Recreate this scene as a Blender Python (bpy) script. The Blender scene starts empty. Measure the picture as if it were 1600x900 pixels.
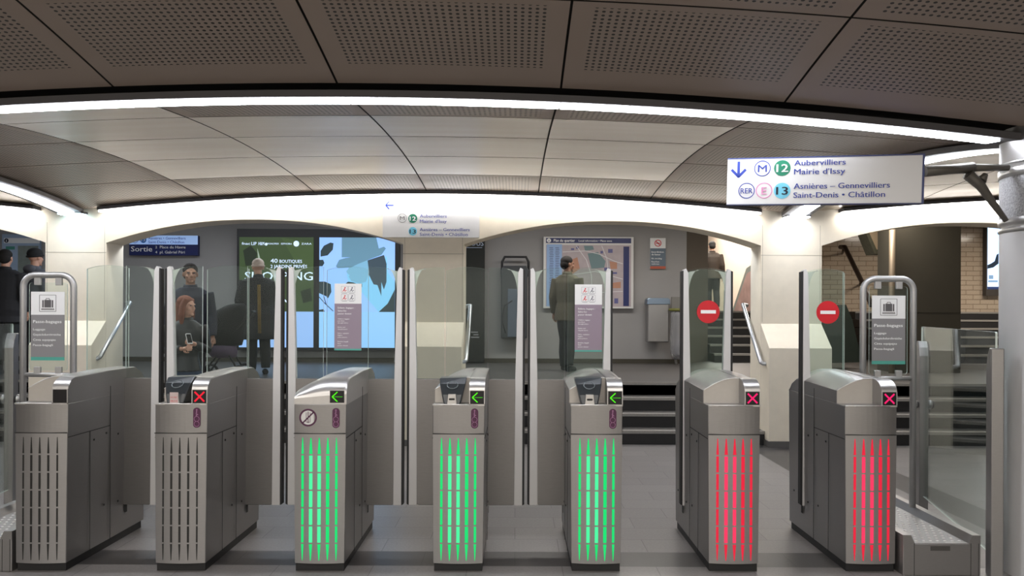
import bpy, bmesh, math, random
from mathutils import Vector, Matrix
R = math.radians
PI = math.pi
random.seed(4)
S = bpy.context.scene
COL = S.collection

# ------------------------------------------------------------------ camera, world, lights
EYE = 1.63
FPX = 1250.0
PX0, PY0 = 806.0, 485.0
ROLL = R(0.25)
cam_d = bpy.data.cameras.new('camera')
cam = bpy.data.objects.new('camera', cam_d)
COL.objects.link(cam)
S.camera = cam
cam_d.sensor_width = 36
cam_d.lens = FPX / 1600 * 36
cam_d.shift_x = -(PX0 - 800) / 1600
cam_d.shift_y = (PY0 - 450) / 1600
cam_d.clip_start = 0.05
cam.matrix_world = Matrix.Translation((0, 0, EYE)) @ Matrix.Rotation(R(90), 4, 'X') @ Matrix.Rotation(ROLL, 4, 'Z')

w = bpy.data.worlds.new('world')
S.world = w
w.use_nodes = True
w.node_tree.nodes['Background'].inputs[0].default_value = (0.8, 0.86, 1, 1)
w.node_tree.nodes['Background'].inputs[1].default_value = 0.05

S.view_settings.view_transform = 'Standard'
S.view_settings.look = 'None'
S.view_settings.gamma = 1
S.view_settings.use_curve_mapping = False
S.view_settings.exposure = 0.75


def area(name, loc, sx, sy, power, color, rot=(0, 0, 0)):
    d = bpy.data.lights.new(name, 'AREA')
    d.shape = 'RECTANGLE'
    d.size, d.size_y, d.energy, d.color = sx, sy, power, color
    o = bpy.data.objects.new(name, d)
    o.location, o.rotation_euler = loc, rot
    COL.objects.link(o)
    return o


WARM = (1, 0.945, 0.88)
COOL = (0.86, 0.92, 1)
# ceiling lamps of the ticket hall on the camera's side
area('hall_lamp', (-1.0, -4.9, 3.05), 16, 0.9, 260, WARM)
# added frontal fill behind the camera, brightening the gate fronts
area('hall_fill_light', (-1.0, -6.1, 1.9), 20, 1.6, 36, WARM, (R(95), 0, 0))
# added upward fill behind the camera, brightening the ceiling
area('hall_up_fill', (-1.0, -5.9, 2.3), 20, 0.6, 950, WARM, (R(142), 0, 0)).data.spread = R(85)
area('hall_lamp', (-1.0, 0.6, 3.2), 9, 0.9, 185, WARM)
# dim lamps of the passage behind the arcade
area('passage_lamp', (-3.5, 12.6, 3.42), 6, 0.4, 42, COOL)
area('passage_lamp', (1.2, 12.4, 3.42), 3, 0.4, 40, WARM)
area('passage_lamp', (-9.5, 12.6, 3.42), 4, 0.4, 10, COOL)
# stairwells to the street
area('stair_lamp', (4.5, 19.0, 4.6), 1.2, 5, 230, WARM)
area('stair_lamp', (9.5, 14.2, 3.42), 3, 0.5, 80, (1, 0.9, 0.78))
area('stair_lamp', (5.4, 12.2, 3.42), 1.2, 0.5, 40, (1, 0.9, 0.78))
# under the lintels just behind the pillars
area('lintel_lamp', (-4.75, 10.9, 2.95), 0.3, 0.3, 16, COOL, (0, R(35), 0))
area('lintel_lamp', (2.6, 10.9, 2.95), 0.3, 0.3, 16, COOL, (0, R(-35), 0))


def W(px, py, d):
    """world point seen at pixel (px, py) of the 1600x900 frame, at distance d"""
    x, y = px - PX0, PY0 - py
    c, s = math.cos(ROLL), math.sin(ROLL)
    return Vector(((x * c - y * s) * d / FPX, d, EYE + (x * s + y * c) * d / FPX))


# ------------------------------------------------------------------ materials
MATS = {}


def srgb(r, g, b):
    f = lambda c: (c / 12.92 if c <= 0.04045 else ((c + 0.055) / 1.055) ** 2.4)
    return (f(r / 255), f(g / 255), f(b / 255), 1)


def mat(name, col=None, rough=0.6, metal=0.0, noise=0.0, scale=20, emit=None, estr=0.0, stretch=None, bump=0.0, spec=0.5, rnoise=0.0):
    if name in MATS:
        return MATS[name]
    m = bpy.data.materials.new(name)
    m.use_nodes = True
    nt = m.node_tree
    b = nt.nodes['Principled BSDF']
    b.inputs['Roughness'].default_value = rough
    b.inputs['Metallic'].default_value = metal
    b.inputs['Specular IOR Level'].default_value = spec
    b.inputs['Base Color'].default_value = col
    if emit:
        b.inputs['Emission Color'].default_value = emit
        b.inputs['Emission Strength'].default_value = estr
    if noise or bump or rnoise:
        tc = nt.nodes.new('ShaderNodeTexCoord')
        mp = nt.nodes.new('ShaderNodeMapping')
        if stretch:
            mp.inputs['Scale'].default_value = stretch
        nz = nt.nodes.new('ShaderNodeTexNoise')
        nz.inputs['Scale'].default_value = scale
        nz.inputs['Detail'].default_value = 6
        nt.links.new(tc.outputs['Object'], mp.inputs[0])
        nt.links.new(mp.outputs[0], nz.inputs['Vector'])
        if noise:
            mx = nt.nodes.new('ShaderNodeMix')
            mx.data_type = 'RGBA'
            lo = tuple(c * (1 - noise) for c in col[:3]) + (1,)
            hi = tuple(min(1, c * (1 + noise)) for c in col[:3]) + (1,)
            mx.inputs['A'].default_value, mx.inputs['B'].default_value = lo, hi
            nt.links.new(nz.outputs['Fac'], mx.inputs['Factor'])
            nt.links.new(mx.outputs['Result'], b.inputs['Base Color'])
        if rnoise:
            mr = nt.nodes.new('ShaderNodeMapRange')
            mr.inputs['To Min'].default_value = max(0.02, rough - rnoise)
            mr.inputs['To Max'].default_value = rough + rnoise
            nt.links.new(nz.outputs['Fac'], mr.inputs['Value'])
            nt.links.new(mr.outputs[0], b.inputs['Roughness'])
        if bump:
            bp = nt.nodes.new('ShaderNodeBump')
            bp.inputs['Strength'].default_value = bump
            bp.inputs['Distance'].default_value = 0.01
            nt.links.new(nz.outputs['Fac'], bp.inputs['Height'])
            nt.links.new(bp.outputs[0], b.inputs['Normal'])
    MATS[name] = m
    return m


def glow(name, col, strength):
    return mat(name, (0.01, 0.01, 0.01, 1), 0.8, emit=col, estr=strength, spec=0.1)


def glass_mat(name, tint, haze, hazecol, rough=0.01, refl=1.0):
    m = bpy.data.materials.new(name)
    m.use_nodes = True
    nt = m.node_tree
    nt.nodes.clear()
    out = nt.nodes.new('ShaderNodeOutputMaterial')
    tr = nt.nodes.new('ShaderNodeBsdfTransparent')
    tr.inputs[0].default_value = tint
    gl = nt.nodes.new('ShaderNodeBsdfGlossy')
    gl.inputs['Roughness'].default_value = rough
    df = nt.nodes.new('ShaderNodeBsdfDiffuse')
    df.inputs[0].default_value = hazecol
    fr = nt.nodes.new('ShaderNodeFresnel')
    fr.inputs[0].default_value = 1.3
    mul = nt.nodes.new('ShaderNodeMath')
    mul.operation = 'MULTIPLY'
    mul.inputs[1].default_value = refl
    m1 = nt.nodes.new('ShaderNodeMixShader')
    m2 = nt.nodes.new('ShaderNodeMixShader')
    m1.inputs[0].default_value = haze
    L = nt.links.new
    L(tr.outputs[0], m1.inputs[1])
    L(df.outputs[0], m1.inputs[2])
    L(fr.outputs[0], mul.inputs[0])
    L(mul.outputs[0], m2.inputs[0])
    L(m1.outputs[0], m2.inputs[1])
    L(gl.outputs[0], m2.inputs[2])
    L(m2.outputs[0], out.inputs[0])
    MATS[name] = m
    return m


def grid_mat(name, col, dark, pitch, rad, rough=0.5, metal=0.0):
    """sheet with round holes on a square grid, laid out by UV in metres"""
    m = bpy.data.materials.new(name)
    m.use_nodes = True
    nt = m.node_tree
    b = nt.nodes['Principled BSDF']
    b.inputs['Roughness'].default_value = rough
    b.inputs['Metallic'].default_value = metal
    uv = nt.nodes.new('ShaderNodeUVMap')
    sc = nt.nodes.new('ShaderNodeVectorMath')
    sc.operation = 'SCALE'
    sc.inputs['Scale'].default_value = 1 / pitch
    fr = nt.nodes.new('ShaderNodeVectorMath')
    fr.operation = 'FRACTION'
    su = nt.nodes.new('ShaderNodeVectorMath')
    su.operation = 'SUBTRACT'
    su.inputs[1].default_value = (0.5, 0.5, 0)
    ln = nt.nodes.new('ShaderNodeVectorMath')
    ln.operation = 'LENGTH'
    lt = nt.nodes.new('ShaderNodeMath')
    lt.operation = 'LESS_THAN'
    lt.inputs[1].default_value = rad / pitch
    mx = nt.nodes.new('ShaderNodeMix')
    mx.data_type = 'RGBA'
    mx.inputs['A'].default_value = col
    mx.inputs['B'].default_value = dark
    L = nt.links.new
    L(uv.outputs[0], sc.inputs[0])
    L(sc.outputs[0], fr.inputs[0])
    L(fr.outputs[0], su.inputs[0])
    L(su.outputs[0], ln.inputs[0])
    L(ln.outputs['Value'], lt.inputs[0])
    L(lt.outputs[0], mx.inputs['Factor'])
    L(mx.outputs['Result'], b.inputs['Base Color'])
    MATS[name] = m
    return m


def brick_mat(name, col, col2, mortar, bw, bh, ms, rough, offset=0.5, bump=0.4, axes='XZ', freq=2):
    m = bpy.data.materials.new(name)
    m.use_nodes = True
    nt = m.node_tree
    b = nt.nodes['Principled BSDF']
    b.inputs['Roughness'].default_value = rough
    tc = nt.nodes.new('ShaderNodeTexCoord')
    sp = nt.nodes.new('ShaderNodeSeparateXYZ')
    cb = nt.nodes.new('ShaderNodeCombineXYZ')
    br = nt.nodes.new('ShaderNodeTexBrick')
    br.offset = offset
    br.offset_frequency = freq
    br.inputs['Scale'].default_value = 1
    br.inputs['Brick Width'].default_value = bw
    br.inputs['Row Height'].default_value = bh
    br.inputs['Mortar Size'].default_value = ms
    br.inputs['Color1'].default_value = col
    br.inputs['Color2'].default_value = col2
    br.inputs['Mortar'].default_value = mortar
    nz = nt.nodes.new('ShaderNodeTexNoise')
    nz.inputs['Scale'].default_value = 60
    nz.inputs['Detail'].default_value = 5
    mx = nt.nodes.new('ShaderNodeMix')
    mx.data_type = 'RGBA'
    mx.blend_type = 'MULTIPLY'
    mx.inputs['Factor'].default_value = 0.45
    L = nt.links.new
    L(tc.outputs['Object'], sp.inputs[0])
    L(sp.outputs[axes[0]], cb.inputs['X'])
    L(sp.outputs[axes[1]], cb.inputs['Y'])
    L(cb.outputs[0], br.inputs['Vector'])
    L(tc.outputs['Object'], nz.inputs['Vector'])
    L(br.outputs['Color'], mx.inputs['A'])
    L(nz.outputs['Fac'], mx.inputs['B'])
    L(mx.outputs['Result'], b.inputs['Base Color'])
    if bump:
        bp = nt.nodes.new('ShaderNodeBump')
        bp.inputs['Strength'].default_value = bump
        bp.inputs['Distance'].default_value = 0.004
        bp.invert = True
        L(br.outputs['Fac'], bp.inputs['Height'])
        L(bp.outputs[0], b.inputs['Normal'])
    MATS[name] = m
    return m


STEEL = mat('brushed_steel', (0.32, 0.312, 0.308, 1), 0.38, 0.85, noise=0.1, scale=30, stretch=(1, 1, 14), rnoise=0.08)
SATIN = mat('satin_steel', (.46, .455, .45, 1), 0.42, 0.7, noise=0.05, scale=30)
STEEL_D = mat('dark_steel', (0.22, 0.21, 0.2, 1), 0.42, 0.85, noise=0.12, scale=20, stretch=(1, 1, 10))
STEEL_B = mat('polished_steel', (0.58, 0.57, 0.56, 1), 0.36, 0.9, noise=0.05, scale=40)
ALU = mat('satin_aluminium', (0.62, 0.61, 0.6, 1), 0.5, 0.1, noise=0.03, scale=8)
BLACK = mat('black_rubber', (0.012, 0.012, 0.013, 1), 0.55, noise=0.2)
SEAM = mat('seam_shadow_gap', (0.02, 0.02, 0.02, 1), 0.8)
SLOTD = mat('unlit_slit', (0.015, 0.015, 0.015, 1), 0.35)
PLASTIC = mat('charcoal_plastic', (0.03, 0.036, 0.042, 1), 0.28, noise=0.1)
STONE = mat('cream_stone', srgb(228, 218, 199), 0.7, noise=0.07, scale=9, bump=0.08)
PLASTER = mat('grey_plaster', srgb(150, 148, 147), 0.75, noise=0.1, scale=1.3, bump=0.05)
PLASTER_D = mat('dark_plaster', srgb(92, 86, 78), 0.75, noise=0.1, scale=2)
PIER = mat('dark_concrete', srgb(66, 62, 52), 0.8, noise=0.2, scale=1.5)
PANEL = mat('enamelled_panel', srgb(126, 113, 97), 0.34, 0.1, noise=0.12, scale=1.2, stretch=(0.5, 5, 1), rnoise=0.08)
PANEL_F = mat('matt_enamelled_panel', srgb(152, 137, 126), 0.55, noise=0.04, scale=2)
PERF = grid_mat('perforated_panel', srgb(152, 137, 126), srgb(38, 35, 32), 0.037, 0.0095, 0.5)
VOID = mat('ceiling_void', (0.02, 0.018, 0.016, 1), 0.9)
TRIM = mat('grey_trim', srgb(82, 80, 82), 0.5, 0.2)
LAMP = glow('tube_light', (0.9, 0.93, 1, 1), 13)
COVE = glow('cove_light', (1, 0.97, 0.95, 1), 19)
FLOOR = brick_mat('granite_floor', srgb(150, 146, 144), srgb(141, 137, 135), srgb(108, 104, 102), 0.6, 0.3, 0.003, 0.32, bump=0.15, axes='XY')
FLOOR_D = brick_mat('dark_granite_floor', srgb(84, 81, 80), srgb(76, 73, 73), srgb(62, 60, 59), 0.6, 0.3, 0.003, 0.34, bump=0.15, axes='XY')
LANDING = mat('landing_granite', srgb(84, 81, 79), 0.45, noise=0.15, scale=40)
RISER = mat('black_riser', (0.012, 0.011, 0.011, 1), 0.6, noise=0.2)
NOSE = mat('stair_nosing', srgb(140, 136, 130), 0.6, noise=0.25, scale=60)
TREAD = mat('stair_tread', srgb(82, 79, 76), 0.6, noise=0.2, scale=50)
TILE = brick_mat('bevelled_white_tile', srgb(218, 200, 178), srgb(210, 190, 168), srgb(165, 146, 124), 0.3, 0.1, 0.006, 0.12, bump=1.0)
GLASS = glass_mat('clear_glass', (0.93, 0.965, 0.95, 1), 0.014, (0.5, 0.6, 0.56, 1), refl=0.38)
REFLECTION = glass_mat('painted_reflection', (0.9, 0.96, 0.92, 1), 0.5, (0.6, 0.66, 0.58, 1), rough=0.2, refl=0.6)  # pale tint imitating a reflection on the flap glass
EDGE = mat('glass_edge', srgb(222, 234, 228), 0.25)
WHITE = mat('white_enamel', srgb(226, 226, 226), 0.35)
WHITE_L = mat('white_lettering', srgb(240, 240, 240), 0.5)
BLUE = mat('blue_lettering', srgb(48, 68, 158), 0.5)
NAVY = mat('navy_enamel', srgb(22, 34, 92), 0.4)
GREEN12 = mat('green_line_badge', srgb(30, 125, 96), 0.5)
SKY13 = mat('pale_blue_line_badge', srgb(120, 208, 235), 0.5)
PINK = mat('pink_badge', srgb(222, 140, 190), 0.5)
INK = mat('dark_ink', srgb(20, 26, 48), 0.5)
MAUVE = mat('mauve_print', srgb(143, 128, 142), 0.5)
GREYP = mat('grey_print', srgb(132, 130, 132), 0.5)
TEAL = mat('teal_print', srgb(78, 160, 146), 0.5)
PLUM = mat('plum_print', srgb(84, 36, 72), 0.5)
PLUM_L = mat('pale_plum_print', srgb(170, 120, 160), 0.5)
RED = mat('red_print', srgb(205, 22, 38), 0.45)
SCREEN = mat('black_screen', (0.008, 0.008, 0.01, 1), 0.2)
SYM_G = glow('green_display', (0.1, 1, 0.01, 1), .6)
SYM_R = glow('red_display', (1, 0.015, 0.04, 1), .62)
SYM_P = glow('pink_display', (1, 0.015, 0.16, 1), .62)
SLIT_G = glow('green_slit_light', (0.008, .8, .19, 1), .58)
SLIT_GW = glow('bright_green_slit_light', (.07, .95, .36, 1), .64)
SLIT_R = glow('red_slit_light', (.9, .018, .055, 1), .56)
SLIT_RW = glow('bright_red_slit_light', (1, .04, .12, 1), .66)
SKIN = mat('skin', srgb(196, 150, 128), 0.55)
SKIN_T = mat('tan_skin', srgb(150, 112, 92), 0.55)


# ------------------------------------------------------------------ mesh helpers
def new():
    return bmesh.new()


def box(bm, c, s, mi=0, rot=None):
    r = bmesh.ops.create_cube(bm, size=1)
    M = Matrix.Translation(c) @ (rot.to_4x4() if rot else Matrix()) @ Matrix.Diagonal((s[0], s[1], s[2], 1))
    bmesh.ops.transform(bm, matrix=M, verts=r['verts'])
    for f in {f for v in r['verts'] for f in v.link_faces}:
        f.material_index = mi
    return r['verts']


def bb(bm, x0, x1, y0, y1, z0, z1, mi=0):
    return box(bm, ((x0 + x1) / 2, (y0 + y1) / 2, (z0 + z1) / 2), (abs(x1 - x0), abs(y1 - y0), abs(z1 - z0)), mi)


def poly(bm, pts, y, t, mi=0, side=None):
    """prism: outline in the XZ plane, front face at y, thickness t going back (+Y)"""
    a = [bm.verts.new((p[0], y, p[1])) for p in pts]
    b = [bm.verts.new((p[0], y + t, p[1])) for p in pts]
    n = len(pts)
    fs = [bm.faces.new(a), bm.faces.new(b[::-1])]
    for f in fs:
        f.material_index = mi
    for i in range(n):
        f = bm.faces.new((a[i], b[i], b[(i + 1) % n], a[(i + 1) % n]))
        f.material_index = mi if side is None else side
    return a + b


def disc(bm, x, z, r, y, t, mi=0, n=28):
    poly(bm, [(x + r * math.cos(2 * PI * i / n), z + r * math.sin(2 * PI * i / n)) for i in range(n)], y, t, mi)


def ring(bm, x, z, r0, r1, y, t, mi=0, n=32):
    for i in range(n):
        a, b = 2 * PI * i / n, 2 * PI * (i + 1) / n
        poly(bm, [(x + r1 * math.cos(a), z + r1 * math.sin(a)), (x + r1 * math.cos(b), z + r1 * math.sin(b)),
                  (x + r0 * math.cos(b), z + r0 * math.sin(b)), (x + r0 * math.cos(a), z + r0 * math.sin(a))], y, t, mi)


def stroke(bm, p, q, wd, y, t, mi=0):
    d = Vector((q[0] - p[0], q[1] - p[1])).normalized()
    n = Vector((-d.y, d.x)) * wd / 2
    poly(bm, [(p[0] + n.x, p[1] + n.y), (q[0] + n.x, q[1] + n.y), (q[0] - n.x, q[1] - n.y), (p[0] - n.x, p[1] - n.y)], y, t, mi)


def rrect(x0, x1, z0, z1, r, n=5):
    pts = []
    for cx, cz, a0 in ((x1 - r, z1 - r, 0), (x0 + r, z1 - r, 90), (x0 + r, z0 + r, 180), (x1 - r, z0 + r, 270)):
        for i in range(n + 1):
            a = R(a0 + 90 * i / n)
            pts.append((cx + r * math.cos(a), cz + r * math.sin(a)))
    return pts


def tube(bm, pts, rad, n=12, mi=0, sq=1.0):
    pts = [Vector(p) for p in pts]
    rs = rad if isinstance(rad, (list, tuple)) else [rad] * len(pts)
    prev = None
    rings = []
    for i, p in enumerate(pts):
        t = ((pts[min(i + 1, len(pts) - 1)] - p).normalized() + (p - pts[max(i - 1, 0)]).normalized())
        t = t.normalized() if t.length > 1e-6 else Vector((0, 0, 1))
        if prev is None:
            u = t.cross(Vector((0, 0, 1)))
            if u.length < 1e-3:
                u = t.cross(Vector((0, 1, 0)))
        else:
            u = prev - t * prev.dot(t)
        u.normalize()
        prev = u
        v = t.cross(u)
        rings.append([bm.verts.new(p + (u * math.cos(2 * PI * k / n) + v * math.sin(2 * PI * k / n) * sq) * rs[i]) for k in range(n)])
    for a, b in zip(rings, rings[1:]):
        for k in range(n):
            f = bm.faces.new((a[k], a[(k + 1) % n], b[(k + 1) % n], b[k]))
            f.material_index = mi
            f.smooth = True
    for rg in (rings[0][::-1], rings[-1]):
        bm.faces.new(rg).material_index = mi


def loft(bm, rows, n=16, mi=0):
    """rows of (centre, rx, ry): horizontal ellipses"""
    rings = []
    for c, rx, ry in rows:
        rings.append([bm.verts.new((c[0] + rx * math.cos(2 * PI * k / n), c[1] + ry * math.sin(2 * PI * k / n), c[2])) for k in range(n)])
    for a, b in zip(rings, rings[1:]):
        for k in range(n):
            f = bm.faces.new((a[k], a[(k + 1) % n], b[(k + 1) % n], b[k]))
            f.smooth = True
            f.material_index = mi
    for rg in (rings[0][::-1], rings[-1]):
        bm.faces.new(rg).material_index = mi


def ell(bm, c, r, sub=2, rot=None):
    q = bmesh.ops.create_icosphere(bm, subdivisions=sub, radius=1)
    M = Matrix.Translation(c) @ (rot.to_4x4() if rot else Matrix()) @ Matrix.Diagonal((r[0], r[1], r[2], 1))
    bmesh.ops.transform(bm, matrix=M, verts=q['verts'])
    for v in q['verts']:
        for f in v.link_faces:
            f.smooth = True


def obj(name, bm, mats, parent=None, bevel=0.0, smooth=False, loc=None, rz=0.0, fix=True):
    if fix:
        bmesh.ops.recalc_face_normals(bm, faces=bm.faces)
    me = bpy.data.meshes.new(name)
    bm.to_mesh(me)
    bm.free()
    for m in (mats if isinstance(mats, (list, tuple)) else [mats]):
        me.materials.append(m)
    if smooth:
        for p in me.polygons:
            p.use_smooth = True
    o = bpy.data.objects.new(name, me)
    COL.objects.link(o)
    if parent:
        o.parent = parent
    if loc is not None:
        o.location = loc
    o.rotation_euler.z = rz
    if bevel:
        b = o.modifiers.new('bevel', 'BEVEL')
        b.width = bevel
        b.segments = 2
        b.limit_method = 'ANGLE'
        b.angle_limit = R(40)
    return o


def tag(o, label, cat, group=None):
    o['label'] = label
    o['category'] = cat
    if group:
        o['group'] = group
    return o


def thing(name, label, cat, loc=(0, 0, 0), rz=0.0, group=None):
    o = bpy.data.objects.new(name, None)
    o.empty_display_size = 0.1
    COL.objects.link(o)
    o.location = loc
    o.rotation_euler = (0, 0, rz)
    return tag(o, label, cat, group)


def struct(name, bm, mats, parent=None, **k):
    o = obj(name, bm, mats, parent, **k)
    if not parent:
        o['kind'] = 'structure'
    return o


def text(bm, s, x, z, h, wd=None, y=-0.004, mi=0, align='L', bold=0.0, res=2, t=0.0008):
    """raised lettering in the XZ plane: baseline z, cap height h, optional total width wd"""
    cu = bpy.data.curves.new('t', 'FONT')
    cu.body = s
    cu.size = 1
    cu.resolution_u = res
    o = bpy.data.objects.new('t', cu)
    COL.objects.link(o)
    dg = bpy.context.evaluated_depsgraph_get()
    me = bpy.data.meshes.new_from_object(o.evaluated_get(dg))
    bpy.data.objects.remove(o)
    bpy.data.curves.remove(cu)
    if len(me.vertices):
        xs = [v.co.x for v in me.vertices]
        x0, x1 = min(xs), max(xs)
        k = h / 0.7
        kx = wd / (x1 - x0) if wd else k
        off = x - x0 * kx if align == 'L' else x - (x0 + x1) / 2 * kx
        base = [v.co.copy() for v in me.vertices]
        e = min(bold, .03) * h * 1.1
        for dx, dy in (((-e, 0), (0, -.0004), (e, -.0008)) if bold else ((0, 0),)):
            M = Matrix(((kx, 0, 0, off + dx), (0, 0, 0, y + dy), (0, k, 0, z), (0, 0, 0, 1)))
            for v, c in zip(me.vertices, base):
                v.co = M @ c
            n0 = len(bm.faces)
            bm.from_mesh(me)
            bm.faces.ensure_lookup_table()
            for f in bm.faces[n0:]:
                f.material_index = mi
                f.normal_update()
                if f.normal.y > 0:
                    f.normal_flip()
    bpy.data.meshes.remove(me)


# ------------------------------------------------------------------ the vaulted ceiling
XA, XB, XC = -5.47, -1.025, 3.42
BAY = XC - XA
YF, YB = 5.0, 9.94


def xm(X):
    return ((X - XA) % BAY) + XA


def zf(X):
    px = PX0 + xm(X) * FPX / YF
    return EYE + (PY0 - (160 - 0.0608 * px + 5.67e-5 * px * px)) / 250


def zb(X):
    return 3.08 - 0.0128 * (xm(X) - XB) ** 2


def zs(Y):
    v = (Y - YF) / (YB - YF)
    return 2.715 + 0.111 * v + 0.22 * 4 * v * (1 - v)


def zc(X, Y):
    if Y >= YF:
        v = min(1, (Y - YF) / (YB - YF))
        u = (xm(X) - XB) / (BAY / 2)
        return (1 - v) * zf(X) + v * zb(X) + 0.22 * 4 * v * (1 - v) * (1 - 0.5 * (1 - u * u))
    q = min(4.0, YF - Y)
    return zf(X) + 0.2 * q - 0.025 * q * q


def lin(a, b, n):
    return [a + (b - a) * i / n for i in range(n + 1)]


def ceiling_panel(x0, x1, y0, y1, parent, perf, plain, bx=0.09, by0=0.06, by1=0.06):
    g = 0.007
    xs = [x0 + g] + lin(x0 + g + bx, x1 - g - bx, 6) + [x1 - g]
    ys = [y0 + g] + lin(y0 + g + by0, y1 - g - by1, 4) + [y1 - g]
    bm = new()
    uvl = bm.loops.layers.uv.new('UVMap')
    V = [[bm.verts.new((x, y, zc(min(max(x, x0 + .001), x1 - .001), y))) for x in xs] for y in ys]
    U = [[bm.verts.new((x, y, zc(min(max(x, x0 + .001), x1 - .001), y) + 0.025)) for x in xs] for y in ys]
    for j in range(len(ys) - 1):
        for i in range(len(xs) - 1):
            f = bm.faces.new((V[j][i], V[j + 1][i], V[j + 1][i + 1], V[j][i + 1]))
            inner = 0 < i < len(xs) - 2 and 0 < j < len(ys) - 2
            f.material_index = 1 if (perf and inner) else 0
            f.smooth = True
    rim = [(0, i) for i in range(len(xs))] + [(j, len(xs) - 1) for j in range(1, len(ys))] + \
          [(len(ys) - 1, i) for i in range(len(xs) - 2, -1, -1)] + [(j, 0) for j in range(len(ys) - 2, 0, -1)]
    dup = {k: bm.verts.new(V[k[0]][k[1]].co) for k in rim}
    for p, q in zip(rim, rim[1:] + rim[:1]):
        bm.faces.new((dup[p], dup[q], U[q[0]][q[1]], U[p[0]][p[1]])).material_index = 2
    for row in U:
        for v in row:
            if not v.link_faces:
                bm.verts.remove(v)
    for f in bm.faces:
        for l in f.loops:
            l[uvl].uv = (l.vert.co.x - x0, l.vert.co.y - y0)
    return obj('ceiling_panel', bm, [plain, PERF, VOID], parent, fix=False)


bm = new()
cx = lin(-14.3, 12.2, 60)
cy = lin(-6.2, 5.0, 16) + lin(5.15, 10.0, 16)
V = [[bm.verts.new((x, y, zc(x, y) + 0.03)) for x in cx] for y in cy]
for j in range(len(cy) - 1):
    for i in range(len(cx) - 1):
        bm.faces.new((V[j][i], V[j][i + 1], V[j + 1][i + 1], V[j + 1][i])).smooth = True
ceiling = struct('ceiling', bm, VOID, fix=False)
SEAMX = [XA + .06, -3.84, -2.47, -1.1, 0.27, 1.64, XC - .06]
rows = [5.14, 5.98, 6.93, 7.92, 8.88, 9.86]
for i, (a, b) in enumerate(zip(SEAMX, SEAMX[1:])):
    for j, (c, d) in enumerate(zip(rows, rows[1:])):
        perf = j in (4,) or i in (0, 5) or (j == 0 and i in (2, 3, 4)) or (i == 4 and j > 3)
        if i == 0 and j == 0:
            perf = False
        ceiling_panel(a, b, c, d, ceiling, perf, PANEL_F if perf else PANEL)
frows = [0.3, 1.5, 2.72, 3.93, 4.9]
for i, (a, b) in enumerate(zip(SEAMX, SEAMX[1:])):
    for j, (c, d) in enumerate(zip(frows, frows[1:])):
        ceiling_panel(a + (.05 if i == 0 else 0), b - (.05 if i == 5 else 0), c, d, ceiling, not (j == 2 and i == 3), PANEL_F, 0.1, 0.05, 0.24 if j == 3 else 0.05)
for a, b in ((XC + .06, 4.9), (4.9, 6.3), (6.3, 7.8), (-6.95, XA - .06), (-8.4, -6.95)):
    for c, d in zip(rows, rows[1:]):
        ceiling_panel(a, b, c, d, ceiling, False, PANEL)
    for c, d in zip(frows[1:], frows[2:]):
        ceiling_panel(a, b, c, d, ceiling, True, PANEL_F)


def sweep(bm, path, across, wd, ht, mi=0, tiltz=0.0):
    """rectangular bar along a path; 'across' is the horizontal direction of its width"""
    a = Vector(across)
    up = Vector((0, 0, 1))
    rg = []
    for p in path:
        p = Vector(p)
        rg.append([bm.verts.new(p - a * wd / 2 - up * tiltz), bm.verts.new(p + a * wd / 2 + up * tiltz),
                   bm.verts.new(p + a * wd / 2 + up * (ht + tiltz)), bm.verts.new(p - a * wd / 2 + up * (ht - tiltz))])
    for p, q in zip(rg, rg[1:]):
        for k in range(4):
            bm.faces.new((p[k], p[(k + 1) % 4], q[(k + 1) % 4], q[k])).material_index = mi
    bm.faces.new(rg[0][::-1]).material_index = mi
    bm.faces.new(rg[-1]).material_index = mi


def strip_light(label, housing_path, across, wd, segs, dw, dm, drop=0.05, hh=0.044, tilt=0.0, loc=(0, 0, 0)):
    t = thing('strip_light', label, 'light', loc, group='fluorescent strip lights')
    L = Vector(loc)
    bm = new()
    sweep(bm, [Vector(p) - L - Vector((0, 0, drop)) for p in housing_path], across, wd, hh, tiltz=tilt)
    obj('housing', bm, TRIM, t)
    for sg in segs:
        bm = new()
        sweep(bm, [Vector(p) - L - Vector((0, 0, drop + 0.014)) for p in sg], across, dw, 0.012, tiltz=tilt * dw / wd)
        obj('tube', bm, dm, t)
    return t


def xs_path(x0, x1, y, n=24, f=zf, dz=0.0):
    return [(x, y, f(x) + dz) for x in lin(x0, x1, n)]


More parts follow.
